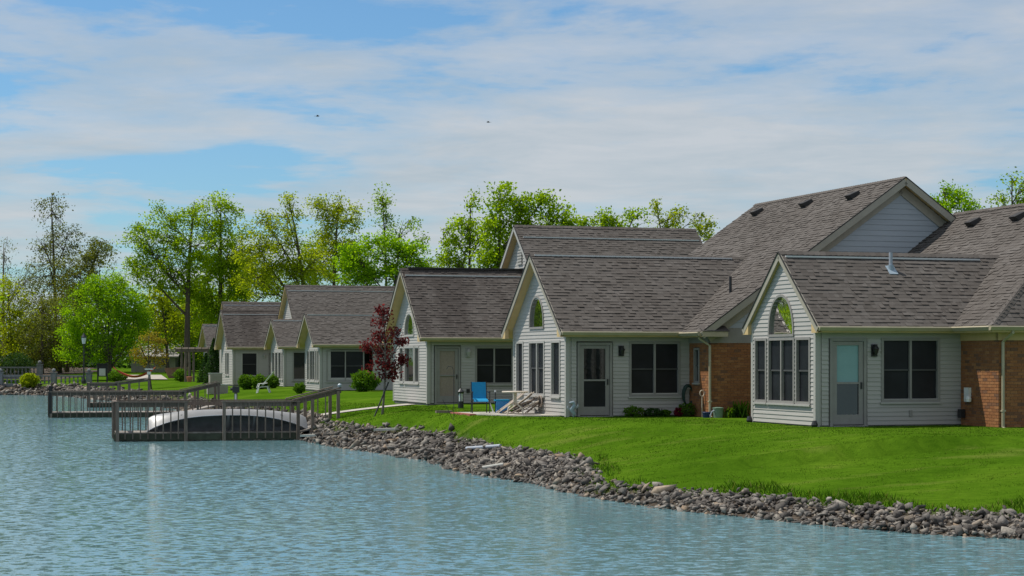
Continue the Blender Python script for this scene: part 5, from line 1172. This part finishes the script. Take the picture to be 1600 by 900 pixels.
# far grey-roofed house
Y = 192; x0 = X(205, Y); T = thing('far_house', 'low grey-roofed house glimpsed beyond the hammock', 'house', (x0, Y, gz(x0, Y) - .1))
MB().box(0, 4.4, 0, 6, 0, 1.75).build('wall', MT['far_wall'], T); r_ = MB().prism([(-.4, -.5, 1.7), (4.8, -.5, 1.7), (4.8, 3, 3.0), (-.4, 3, 3.0)], (0, 0, -.14)).prism([(-.4, 6.5, 1.7), (4.8, 6.5, 1.7), (4.8, 3, 3.0), (-.4, 3, 3.0)], (0, 0, -.14)).build('roof', MT['far_roof'], T)
for xx in (.9, 2.9): w_ = MB().box(xx, xx + .8, -.05, .02, .7, 1.4).build('window', MT['white_trim'], T); MB().box(xx + .07, xx + .73, -.065, -.052, .77, 1.33).build('pane', MT['glass'], w_)
# pergola beside the farthest house
Y = 145; xx = X(290, Y); T = thing('pergola', 'grey timber pergola on posts beside the farthest house', 'pergola', (xx, Y, 0), TH)
for (u, v_) in ((0, 0), (.28, 0), (.62, .1), (2.0, 0), (0, 2.2), (2.0, 2.2)): MB().box(u - .07, u + .07, v_ - .07, v_ + .07, -.1, 2.25).build('post', MT['old_wood'], T)
for v_ in (-.1, 2.2): MB().box(-.5, 2.5, v_ - .05, v_ + .05, 2.25, 2.48).build('beam', MT['old_wood'], T)
for i in range(6): MB().box(-.4 + i * .5, -.33 + i * .5, -.5, 2.6, 2.48, 2.60).build('rafter', MT['old_wood'], T)
xx = X(296, 144); tag(MB().lathe([(.16, 0), (.24, .38), (.22, .40)], 12).build('flower_pot', MT['terracotta']), 'terracotta pot at the foot of the pergola posts', 'pot').location = (xx, 144, 0)
# air conditioners
def ac(px, Y, w, h, label, z=0):
    xx = X(px, Y); T = thing('air_conditioner', label, 'air conditioner', (xx, Y, gz(xx, Y) + z), TH, 'air conditioners by the far house'); MB().box(-w / 2, w / 2, -.35, .35, 0, h).build('casing', MT['ac_metal'], T); MB().box(-w / 2 - .03, w / 2 + .03, -.38, .38, h, h + .05).build('lid', MT['aluminium'], T)
    for i in range(7): MB().box(-w / 2 + .06, w / 2 - .06, -.37, -.352, .08 + i * (h - .14) / 7, .08 + (i + .55) * (h - .14) / 7).build('grille_slat', MT['ac_metal'], T)
ac(339.5, 113, 1.15, .52, 'wide low brown box unit in front of the far house'); ac(336.5, 125, .78, .92, 'taller brown air conditioner behind the low box unit')
# reclined white chair
Y = 108.5; xx = X(410, Y); T = thing('lounge_chair', 'reclined white plastic chair in front of the bright shrubs', 'chair', (xx, Y, gz(xx, Y)), R(0)); m = MT['white_plastic']
MB().prism([(-.25, -.3, .30), (.35, -.3, .36), (.35, .3, .36), (-.25, .3, .30)], (0, 0, .04)).build('seat', m, T); MB().prism([(.0, -.28, .45), (.62, -.28, 1.22), (.62, .28, 1.22), (.0, .28, .45)], (.05, 0, 0)).build('backrest', m, T)
for (u, v_, w_) in ((-.2, -.27, -.3), (.3, -.27, .45), (-.2, .27, -.3), (.3, .27, .45)): MB().tube([(u, v_, .34), (w_, v_, 0)], .035, 6).build('leg', m, T)
for s in (-1, 1): MB().tube([(-.28, s * .3, .3), (-.2, s * .31, .52), (.25, s * .31, .56)], .028, 6).build('armrest', m, T)
# service pedestal on the bank behind the canoe dock
Y = 92.5; xx = X(368.5, Y); T = thing('service_pedestal', 'post with a dark box head standing on the bank behind the canoe dock', 'pedestal', (xx, Y, gz(xx, Y)))
MB().box(-.07, .07, -.07, .07, -.1, .80).build('post', MT['old_wood'], T); MB().box(-.04, .04, -.085, -.072, .2, .74).build('sign_strip', MT['white_plastic'], T); hd = MB().box(-.14, .16, -.16, .16, .80, 1.10).build('head', MT['dark_metal'], T); MB().tube([(-.14, 0, .98), (-.26, 0, .96)], .07, 8).build('spout', MT['dark_metal'], hd)
# birds
def bird(px, py, Y, lab, rz):
    p = P(px, py, Y); T = thing('bird', lab, 'bird', tuple(p), rz, 'birds in flight'); b = MB(); b.tube([(-.10, 0, 0), (-.03, 0, 0), (.04, 0, .005), (.09, 0, .012), (.12, 0, .01)], [.008, .026, .03, .02, .004], 8); b.build('body', MT['bird_dark'], T, smooth=True)
    for s in (-1, 1): MB().prism([(.05, s * .02, .01), (.02, s * .14, .06), (-.10, s * .24, .03), (-.03, s * .10, .035), (-.05, s * .02, .005)], (0, 0, -.006)).build('wing', MT['bird_dark'], T)
    MB().prism([(-.09, .012, 0), (-.19, .04, 0), (-.16, 0, 0), (-.19, -.04, 0), (-.09, -.012, 0)], (0, 0, -.005)).build('tail', MT['bird_dark'], T)
bird(496, 181.5, 110, 'small dark bird flying left of the sky centre', R(15)); bird(763, 191, 120, 'small dark bird flying near the middle of the sky', R(170))
